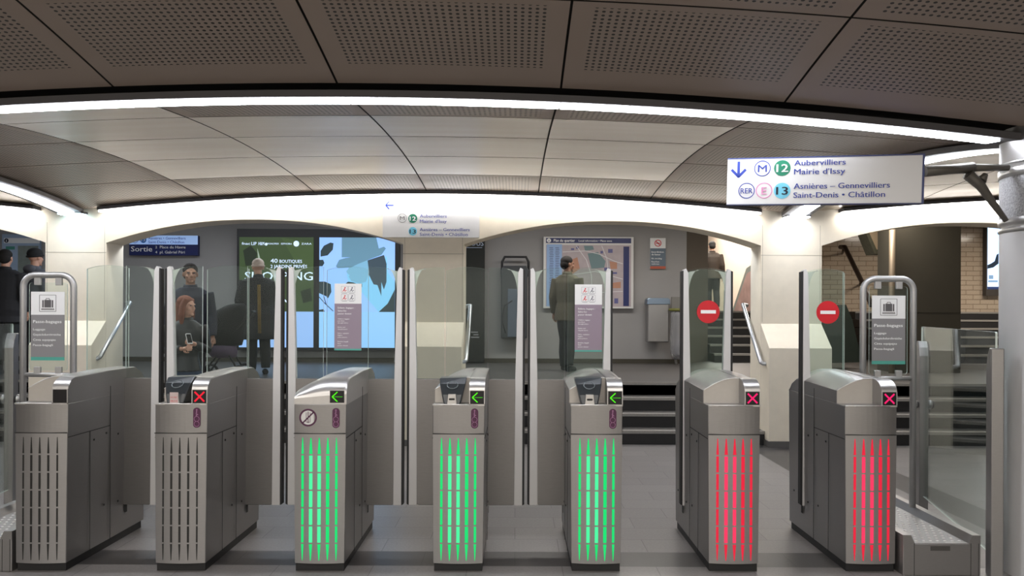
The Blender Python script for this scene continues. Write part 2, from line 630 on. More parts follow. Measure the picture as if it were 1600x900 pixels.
pxX = lambda p: (p - PX0) / 250
strip_light('long arched strip light across the ceiling above the ticket gates',
            xs_path(XA + .05, 3.2, 5.02, 40), (0, 1, 0), 0.24,
            [xs_path(-5.2, pxX(198), 5.02), xs_path(pxX(201), pxX(541), 5.02, 12), xs_path(pxX(543), pxX(872), 5.02, 12), xs_path(pxX(875), pxX(1553), 5.02, 20)],
            0.15, LAMP, loc=(-1.1, 5.02, 2.95), tilt=0.012)
for X, lab in ((XA, 'strip light along the left valley of the vault, ending on the left stone pillar'),
               (XC, 'strip light along the right valley of the vault, behind the round column')):
    pth = [(X, y, zs(y)) for y in lin(5.3, 9.8, 20)]
    strip_light(lab, pth, (1, 0, 0), 0.34, [[(X, y, zs(y)) for y in lin(5.4, 9.76, 20)]], 0.17, LAMP, loc=(X, 7.5, 2.98))
for (a, b), lab in (((-5.12, 3.0), 'cove strip light along the top of the middle stone arches'),
                    ((4.0, 7.2), 'cove strip light over the stone arch on the right'),
                    ((-9.4, -5.9), 'cove strip light over the stone arch at the far left')):
    pth = [(x, 9.84, zb(x) - 0.005) for x in lin(a, b, 30)]
    strip_light(lab, [(x, 9.85, zb(x)) for x in lin(a, b, 30)], (0, 1, 0), 0.17, [pth], 0.07, COVE, drop=0.03, hh=0.04, loc=((a + b) / 2, 9.84, 3.0))
for X, lab in ((XA + .02, 'small bluish lamp at the head of the left stone pillar'), (XC + .02, 'small white lamp at the head of the right stone pillar')):
    t = thing('pillar_lamp', lab, 'light', (X, 9.8, 2.79))
    bm = new()
    bb(bm, -.15, .15, -.06, .1, 0.0, 0.03)
    obj('housing', bm, TRIM, t)
    bm = new()
    bb(bm, -.14, .14, -.055, .095, -0.012, 0.0)
    obj('diffuser', bm, glow('cool_lamp', (0.55, 0.85, 1, 1), 10) if X < 0 else LAMP, t)

# ------------------------------------------------------------------ floor, stairs, walls
bm = new()
FX = [-14.3, -4.05, -3.7, 2.8, 3.3, 3.53, 3.88, 12.2]
FY = [-6.2, 5.1, 5.4, 9.9]
for i in range(len(FX) - 1):
    for j in range(len(FY) - 1):
        dark = j == 1 or (j == 2 and i in (1, 3, 5))
        bm.faces.new([bm.verts.new(p) for p in ((FX[i], FY[j], 0), (FX[i + 1], FY[j], 0), (FX[i + 1], FY[j + 1], 0), (FX[i], FY[j + 1], 0))]).material_index = 1 if dark else 0
struct('floor', bm, [FLOOR, FLOOR_D])
bm = new()
bb(bm, -14.3, 12.2, 10.66, 24.5, 0.5, 0.68)
struct('floor', bm, LANDING)


def flight(name, x0, x1, y0, z0, n, rise, run):
    bm = new()
    for i in range(n):
        y = y0 + run * i
        bb(bm, x0, x1, y, y0 + run * n + .02, z0 + rise * i, z0 + rise * (i + 1) - .012, 0)
    t = struct(name, bm, RISER)
    for i in range(n):
        y = y0 + run * i
        z = z0 + rise * (i + 1)
        bm = new()
        bb(bm, x0, x1, y + .05, y + run + .02, z - .012, z - .002)
        obj('tread', bm, TREAD, t)
        bm = new()
        bb(bm, x0, x1, y - .015, y + .05, z - .035, z)
        obj('nosing', bm, NOSE, t)
    return t


flight('stairs', -14.3, 12.2, 9.76, 0, 4, 0.17, 0.3)
flight('stairs', 3.7, 5.5, 14.9, 0.68, 6, 0.16, 0.32)
flight('stairs', 7.0, 12.2, 14.9, 0.68, 6, 0.16, 0.32)

# arcade wall with flat segmental arches
HW = 0.378
PIL = [XA - 2 * (XB - XA) + 0.0, XA - (XB - XA), XA, XB, XC, XC + (XC - XB)]
bm = new()
YW0, YW1 = 9.94, 10.37
prev = None
xsamp = []
edges = [(-14.3, None)]
for c in PIL:
    edges += [c - HW, c + HW]
edges = [-14.3] + [e for e in edges[1:]] + [12.2]
for k in range(len(edges) - 1):
    a, b = edges[k], edges[k + 1]
    solid = k % 2 == 1
    pts = lin(a, b, 4 if solid else 26)
    for p, q in zip(pts, pts[1:]):
        if solid:
            za = zb_ = 0.0
        else:
            c, h = (a + b) / 2, (b - a) / 2
            za, zb_ = [2.745 - 0.296 * abs((x - c) / h) ** 2.15 for x in (p, q)]
        ta, tb = 3.9, 3.9
        f0 = [bm.verts.new(v) for v in ((p, YW0, za), (q, YW0, zb_), (q, YW0, tb), (p, YW0, ta))]
        f1 = [bm.verts.new(v) for v in ((p, YW1, za), (q, YW1, zb_), (q, YW1, tb), (p, YW1, ta))]
        bm.faces.new(f0)
        bm.faces.new(f1[::-1])
        bm.faces.new((f0[0], f1[0], f1[1], f0[1]))
    for x, on in ((a, solid), (b, solid)):
        if on:
            bm.faces.new([bm.verts.new(v) for v in ((x, YW0, 0), (x, YW1, 0), (x, YW1, 2.45), (x, YW0, 2.45))])
bmesh.ops.remove_doubles(bm, verts=bm.verts, dist=1e-4)
arc = struct('wall_middle', bm, STONE)
# fine joints of the stone facing
bm = new()
for c in PIL[1:]:
    bb(bm, c - HW, c + HW, YW0 - .0015, YW0, 2.325, 2.331)
    for s in (-1, 1):
        bb(bm, c + s * (HW - .02) - .002, c + s * (HW - .02) + .002, YW0 - .0015, YW0, 1.5, 2.7)
obj('joint_line', bm, mat('stone_joint', srgb(165, 156, 138), 0.9), arc)
for c in PIL[1:]:
    bm = new()
    prof = [(9.6, 0.07), (9.6, 1.19), (9.94, 1.48), (9.94, 0.07)]
    a = [bm.verts.new((c - HW, y, z)) for y, z in prof]
    b = [bm.verts.new((c + HW, y, z)) for y, z in prof]
    bm.faces.new(a)
    bm.faces.new(b[::-1])
    for i in range(4):
        bm.faces.new((a[i], b[i], b[(i + 1) % 4], a[(i + 1) % 4]))
    p = struct('pillar', bm, STONE, bevel=0.006)
    bm = new()
    bb(bm, c - HW - .012, c + HW + .012, 9.588, 9.93, 0, 0.07)
    obj('plinth', bm, mat('plinth_granite', srgb(92, 90, 88), 0.5, noise=.15), p)

# passage behind the arcade
bm = new()
bb(bm, -14.3, 3.09, 14.5, 14.8, 0.68, 3.5)
struct('wall_back', bm, PLASTER)
bm = new()
a, b = Vector((3.09, 14.5)), Vector((3.66, 15.25))
vs = [bm.verts.new((p.x, p.y, z)) for z in (.68, 3.5) for p in (a, b, Vector((3.66, 24.2)), Vector((3.09, 24.2)))]
for q in ((0, 1, 2, 3), (7, 6, 5, 4), (0, 4, 5, 1), (1, 5, 6, 2), (2, 6, 7, 3), (3, 7, 4, 0)):
    bm.faces.new([vs[i] for i in q])
for v in vs[4:]:
    v.co.z = 3.5 if v.co.y < 16 else 5.2
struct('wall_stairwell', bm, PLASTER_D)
bm = new()
bb(bm, 5.5, 5.7, 15.4, 24.4, 0.68, 5.2)
struct('wall_stairwell_right', bm, mat('cream_plaster', srgb(226, 206, 186), 0.8, noise=.04, scale=2))
bm = new()
bb(bm, 3.5, 5.7, 24.2, 24.4, 0.68, 5.2)
struct('wall_stairwell_end', bm, mat('white_plaster', srgb(225, 220, 214), 0.8))
bm = new()
bb(bm, 3.66, 5.5, 16.75, 24.3, 1.45, 1.64)
struct('floor', bm, LANDING)
bm = new()
bb(bm, 5.7, 12.2, 16.8, 17.0, 0.68, 3.5)
struct('wall_tiled', bm, TILE)
bm = new()
p0, p1 = W(1398, 500, 12.5).x, W(1501, 500, 12.5).x
poly(bm, [(p0, .68), (p1, .68), (p1, 2.95), (p1 + .03, 3.1), (p1 + .12, 3.25), (p1 + .3, 3.5), (p0, 3.5)], 12.5, 0.6)
bb(bm, p0, p1, 12.494, 12.5, 1.625, 1.64)
struct('wall_pier', bm, PIER)
bm = new()
bb(bm, -14.3, 12.2, 10.37, 16.0, 3.5, 3.65)
bb(bm, 5.6, 12.2, 16.0, 17, 3.5, 3.65)
bb(bm, 3.2, 5.8, 16.0, 24.4, 5.2, 5.3)
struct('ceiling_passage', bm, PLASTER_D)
bm = new()
bb(bm, 3.66, 5.6, 15.9, 16.0, 3.3, 5.3)
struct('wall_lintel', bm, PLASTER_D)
for nm, x0, x1, y0, y1, m in (('wall_left', -14.5, -14.3, -6.4, 15, PLASTER), ('wall_right', 12.2, 12.4, -6.4, 17, PLASTER),
                              ('wall_front', -14.5, 12.4, -6.4, -6.2, mat('white_wall_tile', srgb(226, 222, 212), .35, noise=.03))):
    bm = new()
    bb(bm, x0, x1, y0, y1, 0, 4.0)
    struct(nm, bm, m)
bm = new()
bb(bm, -14.3, 3.09, 14.48, 14.5, 0.68, 0.76)
struct('baseboard_back', bm, PIER)
# dark cheek wall of the side staircase, seen through the last gate's glass
bm = new()
pts = [(W(x, y, 13.2).x, W(x, y, 13.2).z) for x, y in ((1262, 478), (1322, 476), (1332, 500), (1347, 566), (1262, 568))]
poly(bm, pts, 13.2, 0.5)
struct('trim_stair_cheek', bm, mat('dark_green_panel', srgb(34, 42, 36), 0.4, noise=.2, scale=3))

# ------------------------------------------------------------------ ticket gates
GX = [-2.94 + 0.862 * i for i in range(7)]
GW = 0.163


def ztop(x):
    t = (x + GW) / (2 * GW)
    return 1.122 + 0.078 * math.sin(min(t / 0.62, 1) * PI / 2) - (0.006 * max(0, (t - .9) / .1))


def cap(bm, x0, x1, y0, y1, ry, z0f, base=1.04, nx=10, rear=0.16):
    xs = lin(x0, x1, nx)
    grid = []
    for x in xs:
        zt = ztop(x)
        z0 = z0f(x) if ry else zt
        col = [(y0, base), (y0, z0)]
        if ry:
            for k in range(1, 9):
                a = k / 8 * PI / 2
                col.append((y0 + ry * (1 - math.cos(a)), z0 + (zt - z0) * math.sin(a)))
        col.append(((y0 + y1) / 2, zt + 0.012))
        col += [(y1 - rear, zt + 0.01), (y1 - rear * .4, zt - 0.03), (y1, zt - 0.09), (y1, base)]
        grid.append([bm.verts.new((x, y, z)) for y, z in col])
    for a, b in zip(grid, grid[1:]):
        for k in range(len(a) - 1):
            f = bm.faces.new((a[k], b[k], b[k + 1], a[k + 1]))
            f.smooth = k > 1
    bm.faces.new(grid[0])
    bm.faces.new(grid[-1][::-1])


def front_y(x):
    return -0.016 * (1 - (x / GW) ** 2)


def slit_width(z):
    t = (z - 0.07) / 0.77
    e = min(t, 1 - t)
    return 0.0205 * min(1, 0.2 + e / 0.16)


def slits(bm, mi_fn, thin=1.0):
    for c in range(5):
        x = (c - 2) * 0.0525
        for r in range(7):
            z0 = 0.07 + 0.11 * r + 0.003
            z1 = z0 + 0.1
            sc = (1.0 if c in (1, 2, 3) else 0.72) * thin
            w0, w1 = slit_width(z0) * sc, slit_width(z1) * sc
            zm = (z0 + z1) / 2
            wm = slit_width(zm) * sc
            poly(bm, [(x - w0 / 2, z0), (x + w0 / 2, z0), (x + wm / 2, zm), (x + w1 / 2, z1), (x - w1 / 2, z1), (x - wm / 2, zm)],
                 front_y(x) - 0.0075, 0.002, mi_fn(c, r))


def flap(root, side, closed, reflection=True):
    """sliding glass flap on one side of the cabinet: side -1 left, +1 right"""
    s = side
    sh = 0.0 if closed else 0.235
    y = 0.74
    X = lambda v: s * (v - sh)
    bm = new()
    if closed:
        pts = [(X(0.1), 0.237), (X(0.335), 0.237), (X(0.352), 0.245), (X(0.356), 0.262), (X(0.356), 1.137), (X(0.1), 1.137)]
        poly(bm, pts, y - 0.022, 0.044)
        fl = obj('sliding_flap', bm, mat('flap_steel', (.235, .226, .22, 1), .4, .85, noise=.08, scale=20, stretch=(1, 1, 12)), root, bevel=0.004)
    else:
        poly(bm, [(X(0.3), 0.237), (X(0.345), 0.237), (X(0.345), 1.1), (X(0.3), 1.1)], y - 0.012, 0.024)
        fl = obj('sliding_flap', bm, STEEL_D, root)
    bm = new()
    inner = 0.16 if closed else 0.10
    tops = [(inner + (0.378 - inner) * k / 10) for k in range(11)]
    zt = lambda v: 1.936 - 0.03 * max(0, (v - 0.2) / 0.18) ** 2 if closed else 1.93 - 0.02 * ((v - .24) / .14) ** 2
    pts = [(X(inner), 1.137), (X(0.37), 1.137)] + [(X(v), zt(v)) for v in tops[::-1]]
    poly(bm, pts, y - 0.006, 0.012, 0, 1)
    obj('glass_pane', bm, [GLASS, EDGE], fl)
    if reflection:
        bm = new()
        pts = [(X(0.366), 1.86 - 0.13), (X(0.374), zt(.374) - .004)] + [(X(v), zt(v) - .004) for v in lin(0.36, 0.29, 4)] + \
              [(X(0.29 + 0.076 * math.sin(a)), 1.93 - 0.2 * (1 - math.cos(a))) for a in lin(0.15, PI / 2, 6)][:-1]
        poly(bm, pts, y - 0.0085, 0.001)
        obj('corner_reflection', bm, REFLECTION, fl)  # reflection painted as a pale patch in the glass corner
    bm = new()
    poly(bm, [(X(0.347), 0.237), (X(0.405), 0.237), (X(0.405), 1.925), (X(0.385), 1.935), (X(0.37), 1.9), (X(0.352), 1.15)], y - 0.027, 0.054)
    obj('edge_strip', bm, ALU, fl, bevel=0.003)
    bm = new()
    poly(bm, [(X(0.405), 0.237), (X(0.42), 0.245), (X(0.42), 1.915), (X(0.405), 1.92)], y - 0.024, 0.048)
    obj('rubber_seal', bm, BLACK, fl)
    return fl


def notice(root, x, z0, z1, wd, y):
    bm = new()
    split = z0 + (z1 - z0) * 0.7
    bb(bm, x - wd / 2, x + wd / 2, y - .003, y, split, z1, 0)
    bb(bm, x - wd / 2, x + wd / 2, y - .003, y, z0 + .012, split, 1)
    bb(bm, x - wd / 2, x + wd / 2, y - .003, y, z0, z0 + .012, 2)
    n = obj('notice', bm, [WHITE, MAUVE, TEAL], root)
    n['label'] = 'white and mauve notice stuck on the glass'
    k = wd / 0.195
    bm = new()
    yy = y - .0036
    for i in range(2):
        for j in range(2):
            cx, cz = x + (-.026 + .052 * i) * k, z1 - (.042 + .058 * j) * k
            for a, b in (((-1, -1), (1, -1)), ((1, -1), (1, 1)), ((1, 1), (-1, 1)), ((-1, 1), (-1, -1))):
                stroke(bm, (cx + a[0] * .023, cz + a[1] * .023), (cx + b[0] * .023, cz + b[1] * .023), .0012, yy, .0006, 1)
            m = 0 if i == 0 else 1
            disc(bm, cx + .004, cz + .012, .005, yy, .0006, m, 10)
            stroke(bm, (cx + .002, cz + .006), (cx - .004, cz - .006), .007, yy, .0006, m)
            stroke(bm, (cx - .004, cz - .004), (cx - .014, cz - .016), .004, yy, .0006, m)
            stroke(bm, (cx - .002, cz - .006), (cx + .008, cz - .016), .004, yy, .0006, m)
            stroke(bm, (cx + .006, cz - .006), (cx + .015, cz - .008), .005, yy, .0006, m)
            stroke(bm, (cx - .018, cz - .027), (cx + .018, cz - .027), .002, yy, .0006, 1)
    obj('pictogram', bm, [RED, mat('grey_ink', srgb(90, 90, 104), .5)], n)
    bm = new()
    z = split - .036 * k
    for t, h, dz in (('Enfants, bagages :', .0125, .021), ('faites-les', .0125, .021), ('passer devant', .0125, .036),
                     ('Children, luggage:', .0085, .0145), ('pass them', .0085, .0145), ('through before', .0085, .031),
                     ('Kinder und', .0085, .0145), ('Gepäck zuerst', .0085, .029),
                     ('Niños, equipajes:', .0085, .0145), ('hágalos', .0085, .0145), ('pasar primero', .0085, .031),
                     ('Bambini, bagagli:', .0085, .0145), ('fateli', .0085, .0145), ('passare davanti', .0085, .0145)):
        text(bm, t, x - wd / 2 + .024 * k, z, h * k, y=yy, bold=.02, res=1)
        z -= dz * k
    obj('lettering', bm, WHITE_L, n)


def no_entry(root, x, z, r, y):
    bm = new()
    disc(bm, x, z, r, y - .004, .004)
    n = obj('no_entry_disc', bm, RED, root)
    bm = new()
    bb(bm, x - r * .66, x + r * .66, y - .0055, y - .004, z - r * .15, z + r * .15)
    obj('bar', bm, WHITE_L, n)


def gate(i, label, kind, slit, sym, left, right, sticker=False, ban=False, notice_on=False, disc_on=False, paper=False, pane=True):
    X = GX[i]
    root = thing('ticket_gate', label, 'ticket gate', (X, 5.0 + 0.011 * X, 0), 0, 'row of ticket gates')
    bm = new()
    # lower body, slightly narrower at the foot, with a bowed front
    n = 10
    for (z0, z1, w0, w1) in ((0.05, 1.04, 0.155, GW),):
        lo = [bm.verts.new((w0 * t, front_y(GW * t), z0)) for t in lin(-1, 1, n)] + [bm.verts.new((w0, 1.03, z0)), bm.verts.new((-w0, 1.03, z0))]
        hi = [bm.verts.new((w1 * t, front_y(GW * t), z1)) for t in lin(-1, 1, n)] + [bm.verts.new((w1, 1.03, z1)), bm.verts.new((-w1, 1.03, z1))]
        m = len(lo)
        for k in range(m):
            bm.faces.new((lo[k], lo[(k + 1) % m], hi[(k + 1) % m], hi[k]))
        bm.faces.new(lo[::-1])
        bm.faces.new(hi)
    obj('body', bm, STEEL, root, bevel=0.004)
    bm = new()
    if kind == 'hood':
        cap(bm, -GW, GW, 0.0, 1.03, 0.16, lambda x: 1.075 + 0.03 * (x + GW) / (2 * GW), nx=18)
    else:
        cap(bm, -GW, 0.064, 0.13, 1.03, 0, None, nx=12)
        cap(bm, 0.066, GW, 0.0, 1.03, 0.12, lambda x: 1.128, nx=5)
    obj('hood', bm, STEEL_B if kind == 'hood' else STEEL, root)
    if kind != 'hood':
        bm = new()
        # bright metal frame rounding over the display
        for x0, x1 in ((0.066, 0.071), (0.158, 0.163)):
            bb(bm, x0, x1, -0.007, 0.002, 1.038, 1.13)
        bb(bm, 0.066, 0.163, -0.007, 0.002, 1.034, 1.043)
        bb(bm, -GW, 0.066, front_y(0) + .006, 0.0, 1.034, 1.044)
        ys = lin(0, PI / 2, 9)
        g = []
        for a in ys:
            y, z = 0.122 * (1 - math.cos(a)) - .003, 1.127 + (0.073) * math.sin(a) + .002
            g.append((bm.verts.new((0.066, y, z)), bm.verts.new((GW, y, z))))
        for p, q in zip(g, g[1:]):
            bm.faces.new((p[0], p[1], q[1], q[0])).smooth = True
        obj('display_surround', bm, STEEL_B, root)
        bm = new()
        poly(bm, [(-GW + .003, 1.04), (.066, 1.04)] + [(x, ztop(x) - .003) for x in lin(.066, -GW + .003, 12)], .127, .004)
        obj('lit_recess_face', bm, mat('lit_recess_steel', (.56, .53, .49, 1), .5, .45, noise=.05, scale=30), root)  # reflected light put into the lighter colour of the recess
        bm = new()
        tube(bm, [(x, .1285, ztop(x)) for x in lin(-GW, .066, 14)], .0028, 6)
        tube(bm, [(x, front_y(0) + .004, 1.041) for x in lin(-GW, .066, 3)], .003, 6)
        obj('rim_highlight', bm, mat('rim_highlight', (.8, .79, .77, 1), .3, .6), root)  # edge highlight drawn as thin bright tubes
    bm = new()
    bb(bm, -0.15, 0.15, 0.006, 1.0, 0.0, 0.05)
    obj('plinth', bm, BLACK, root)
    # lower front panel
    bm = new()
    xs = lin(-1, 1, 10)
    rws = []
    for z, hw in ((0.052, 0.153), (0.856, 0.1605)):
        rws.append([bm.verts.new((hw * t, front_y(GW * t) - .005, z)) for t in xs])
        rws.append([bm.verts.new((hw * t, front_y(GW * t) - .0005, z)) for t in xs])
    f0, a2, f1, b2 = rws
    a, b = [[bm.verts.new(v.co) for v in r] for r in (f0, f1)]
    for k in range(10):
        bm.faces.new((f0[k], f0[k + 1], f1[k + 1], f1[k])).smooth = True
        bm.faces.new((a[k], a2[k], a2[k + 1], a[k + 1]))
        bm.faces.new((b[k], b[k + 1], b2[k + 1], b2[k]))
    bm.faces.new((a[0], b[0], b2[0], a2[0]))
    bm.faces.new((a[-1], a2[-1], b2[-1], b[-1]))
    fp = obj('front_panel', bm, mat('front_steel', (0.35, 0.342, 0.338, 1), 0.42, 0.75, noise=.06, scale=30, stretch=(1, 1, 14)), root)
    bm = new()
    if slit:
        mm = [SLIT_G, SLIT_GW] if slit == 'g' else [SLIT_R, SLIT_RW]
        slits(bm, lambda c, r: 1 if c in (1, 2) and 0 < r < 6 else 0)
    else:
        mm = [SLOTD, STEEL_D]
        slits(bm, lambda c, r: 0, .6)
    sl = obj('light_slits', bm, mm, fp)
    sl['label'] = {'g': 'glowing green slits', 'r': 'glowing red slits', None: 'unlit dark slits'}[slit]
    # seams and flap slots on the flanks
    bm = new()
    for s in (-1, 1):
        xx = s * (GW + .0005)
        bb(bm, xx - .0012, xx + .0012, 0.725, 0.757, 0.18, 1.13)
        bb(bm, xx - .001, xx + .001, 0.515, 0.52, 0.05, 1.1)
        bb(bm, xx - .001, xx + .001, 0.255, 0.259, 0.05, 0.83)
        bb(bm, xx - .001, xx + .001, 0.0, 0.515, 0.828, 0.832)
        for yy, zz in ((.3, .76), (.46, .78), (.43, .3), (.62, .28), (.62, .75), (.9, .3)):
            bb(bm, xx - .002, xx + .002, yy, yy + .012, zz, zz + .012)
    bb(bm, -GW + .002, GW - .002, -.0165, -.004, 0.857, 0.861)
    obj('seam', bm, SEAM, root)
    # display
    if kind == 'hood':
        dx, dz0, dz1, dy = 0.105, 1.05, 1.125, -0.008
    else:
        dx, dz0, dz1, dy = 0.1145, 1.045, 1.126, -0.006
    bm = new()
    bb(bm, dx - .044, dx + .044, dy, dy + .02, dz0, dz1)
    sc = obj('display', bm, SCREEN, root)
    if sym:
        bm = new()
        cz = (dz0 + dz1) / 2
        yy = dy - .0012
        if sym == 'arrow':
            stroke(bm, (dx - .03, cz), (dx + .003, cz + .03), .0065, yy, .001)
            stroke(bm, (dx - .03, cz), (dx + .003, cz - .03), .0065, yy, .001)
            for q in range(7):
                disc(bm, dx - .02 + .0085 * q, cz, .0024, yy, .001, n=8)
            obj('arrow_symbol', bm, SYM_G, sc)
        else:
            stroke(bm, (dx - .03, cz - .03), (dx + .03, cz + .03), .01, yy, .001)
            stroke(bm, (dx - .03, cz + .03), (dx + .03, cz - .03), .01, yy - .0004, .001)
            obj('cross_symbol', bm, SYM_R if sym == 'x' else SYM_P, sc)
    if kind == 'reader':
        bm = new()
        prof = [(0.005, 1.04), (0.02, 1.10), (0.055, 1.165), (0.10, 1.196), (0.2, 1.2), (0.2, 1.04)]
        rg = []
        for k, (y, z) in enumerate(prof):
            hw = 0.052 + 0.036 * min(1, (z - 1.04) / .15)
            rg.append([bm.verts.new((-.043 - hw, y, z)), bm.verts.new((-.043 + hw, y, z + (.006 if 2 < k < 5 else 0)))])
        for p, q in zip(rg, rg[1:] + rg[:1]):
            bm.faces.new((p[0], p[1], q[1], q[0]))
        bm.faces.new([p[0] for p in rg])
        bm.faces.new([p[1] for p in rg][::-1])
        rd = obj('ticket_reader', bm, PLASTIC, root, bevel=0.008)
        bm = new()
        poly(bm, [(-.043 - .03, 1.04), (-.043 + .03, 1.04), (-.043 + .024, 1.105), (-.043 - .024, 1.105)], -0.004, 0.02)
        sp = obj('slot_plate', bm, STEEL_B, rd, bevel=0.002)
        bm = new()
        poly(bm, rrect(-.043 - .018, -.043 + .018, 1.068, 1.08, .004), -0.0055, 0.003)
        obj('ticket_slot', bm, BLACK, sp) if False else obj('ticket_slot', bm, BLACK, rd)
        bm = new()
        g = [(-.043 + .034 * math.cos(a), 0.045 + 0.028 * math.sin(a), 1.158 + 0.02 * math.sin(a)) for a in lin(0, 2 * PI, 20)]
        tube(bm, g, 0.004, 6)
        obj('lens_ring', bm, mat('dark_glass', (0.12, 0.14, 0.15, 1), 0.15), rd)
        if paper:
            bm = new()
            bb(bm, -.043 - .026, -.043 + .026, -0.009, -0.007, 1.03, 1.112)
            pp = obj('paper_label', bm, mat('paper', srgb(214, 196, 196), .7), rd)
            pp['label'] = 'white out of order paper with red lettering'
            bm = new()
            text(bm, 'HORS', -.043, 1.075, .012, .04, y=-.0095, align='C', res=1)
            text(bm, 'SERVICE', -.043, 1.052, .012, .044, y=-.0095, align='C', res=1)
            # the lettering lies on the paper
            obj('red_lettering', bm, RED, rd)
    if sticker:
        bm = new()
        yy = front_y(.1) - .0022
        pts = rrect(.1 - .023, .1 + .023, .893, 1.018, .0225, 6)
        poly(bm, pts, yy, .0022)
        st = obj('card_target_sticker', bm, PLUM, root)
        bm = new()
        ring(bm, .1, .917, .0145, .017, yy - .0006, .0006, n=20)
        ring(bm, .1, .948, .0145, .017, yy - .0006, .0006, n=20)
        stroke(bm, (.098, .962), (.1, 1.004), .006, yy - .0006, .0006)
        stroke(bm, (.094, .985), (.108, .972), .005, yy - .0006, .0006)
        disc(bm, .1, 1.005, .005, yy - .0006, .0006, n=10)
        obj('target_symbol', bm, PLUM_L, st)
    if ban:
        yy = front_y(-.075) - .0035
        bm = new()
        disc(bm, -.072, .958, .054, yy + .001, .004)
        s0 = obj('no_ticket_sticker', bm, WHITE, root)
        bm = new()
        ring(bm, -.072, .958, .044, .055, yy, .001)
        stroke(bm, (-.072 - .034, .958 - .034), (-.072 + .034, .958 + .034), .009, yy, .001)
        for q in (-.012, .012):
            stroke(bm, (-.072 + q, .93), (-.072 + q, .99), .003, yy + .0003, .0008)
        stroke(bm, (-.084, .93), (-.06, .93), .003, yy + .0003, .0008)
        stroke(bm, (-.072, .925), (-.072, .995), .0045, yy + .0003, .0008)
        obj('ban_symbol', bm, PLUM, s0)
    if pane:
        bm = new()
        y = 0.8
        tops = lin(-.15, .15, 10)
        pts = [(-.15, 1.1), (.15, 1.1)] + [(v, 1.915 + .028 * (1 - ((v - .01) / .16) ** 2)) for v in tops[::-1]]
        poly(bm, pts, y - .008, .016, 0, 1)
        obj('fixed_glass', bm, [GLASS, EDGE], root)
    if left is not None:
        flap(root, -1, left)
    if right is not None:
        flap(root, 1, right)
    if notice_on:
        notice(root, .004 if i == 2 else .012, 1.336, 1.818, .195, 0.7925 if i == 2 else 0.732)
    if disc_on:
        no_entry(root, .012, 1.626, .082, 0.732)
    return root


gate(0, 'unlit steel ticket gate next to the left luggage frame, display blank', 'plain', None, None, None, True)
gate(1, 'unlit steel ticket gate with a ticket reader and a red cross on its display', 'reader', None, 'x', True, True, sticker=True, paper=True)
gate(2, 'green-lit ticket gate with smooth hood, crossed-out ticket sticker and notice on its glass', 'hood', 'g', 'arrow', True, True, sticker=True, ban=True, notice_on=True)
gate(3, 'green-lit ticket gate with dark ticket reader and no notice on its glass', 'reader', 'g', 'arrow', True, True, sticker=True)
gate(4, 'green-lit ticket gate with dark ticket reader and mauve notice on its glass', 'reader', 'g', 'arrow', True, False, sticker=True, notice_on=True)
gate(5, 'red-lit ticket gate with no-entry disc, standing next to the green-lit gates', 'plain', 'r', 'p', False, False, disc_on=True)
gate(6, 'red-lit ticket gate with no-entry disc, last of the row, beside the right luggage ramp', 'plain', 'r', 'p', False, None, disc_on=True)

# ------------------------------------------------------------------ luggage ramps, frames, barriers
for s, X0, lab in ((1, 2.642, 'steel luggage ramp with studded deck beside the last red-lit gate'),
                   (-1, -3.352, 'steel luggage ramp with studded deck left of the unlit gate with blank display')):
    t = thing('luggage_ramp', lab, 'luggage ramp', (X0, 4.95, 0))
    hw = 0.24
    bm = new()
    bb(bm, -hw, hw, 0, 1.75, 0.0, 0.195)
    obj('base', bm, STEEL, t, bevel=0.004)
    for q in (-1, 1):
        bm = new()
        x0, x1 = q * hw, q * (hw - 0.075)
        pr = [(x0, .19), (x0, .25), (q * (hw - .05), .25), (x1, .196)]
        poly(bm, pr, 0.0, 1.75)
        obj('side_rail', bm, STEEL, t)
    bm = new()
    bb(bm, -hw + .075, hw - .075, 0.005, 1.75, 0.195, 0.2)
    dk = obj('deck', bm, mat('deck_steel', (.36, .35, .34, 1), .55, .5, noise=.1, scale=30), t)
    bm = new()
    for r in range(28):
        for c in range(7):
            x = -.135 + .045 * c + (.0225 if r % 2 else 0)
            if x < .15:
                ell(bm, (x, .05 + .058 * r, .2), (.011, .011, .006), 1)
    obj('studs', bm, mat('stud_steel', (.75, .74, .72, 1), .35, .4), dk)['kind'] = 'stuff'
    bm = new()
    for x in (-hw + .07, hw - .06, hw - .012):
        bb(bm, x - .0015, x + .0015, -.001, .004, 0.0, 0.2)
    obj('seam', bm, SEAM, t)
    if s > 0:
        bm = new()
        bb(bm, -.07, .05, -.003, 0, .155, .183)
        obj('maker_plate', bm, mat('dull_plate', srgb(92, 90, 88), .5, .5), t)


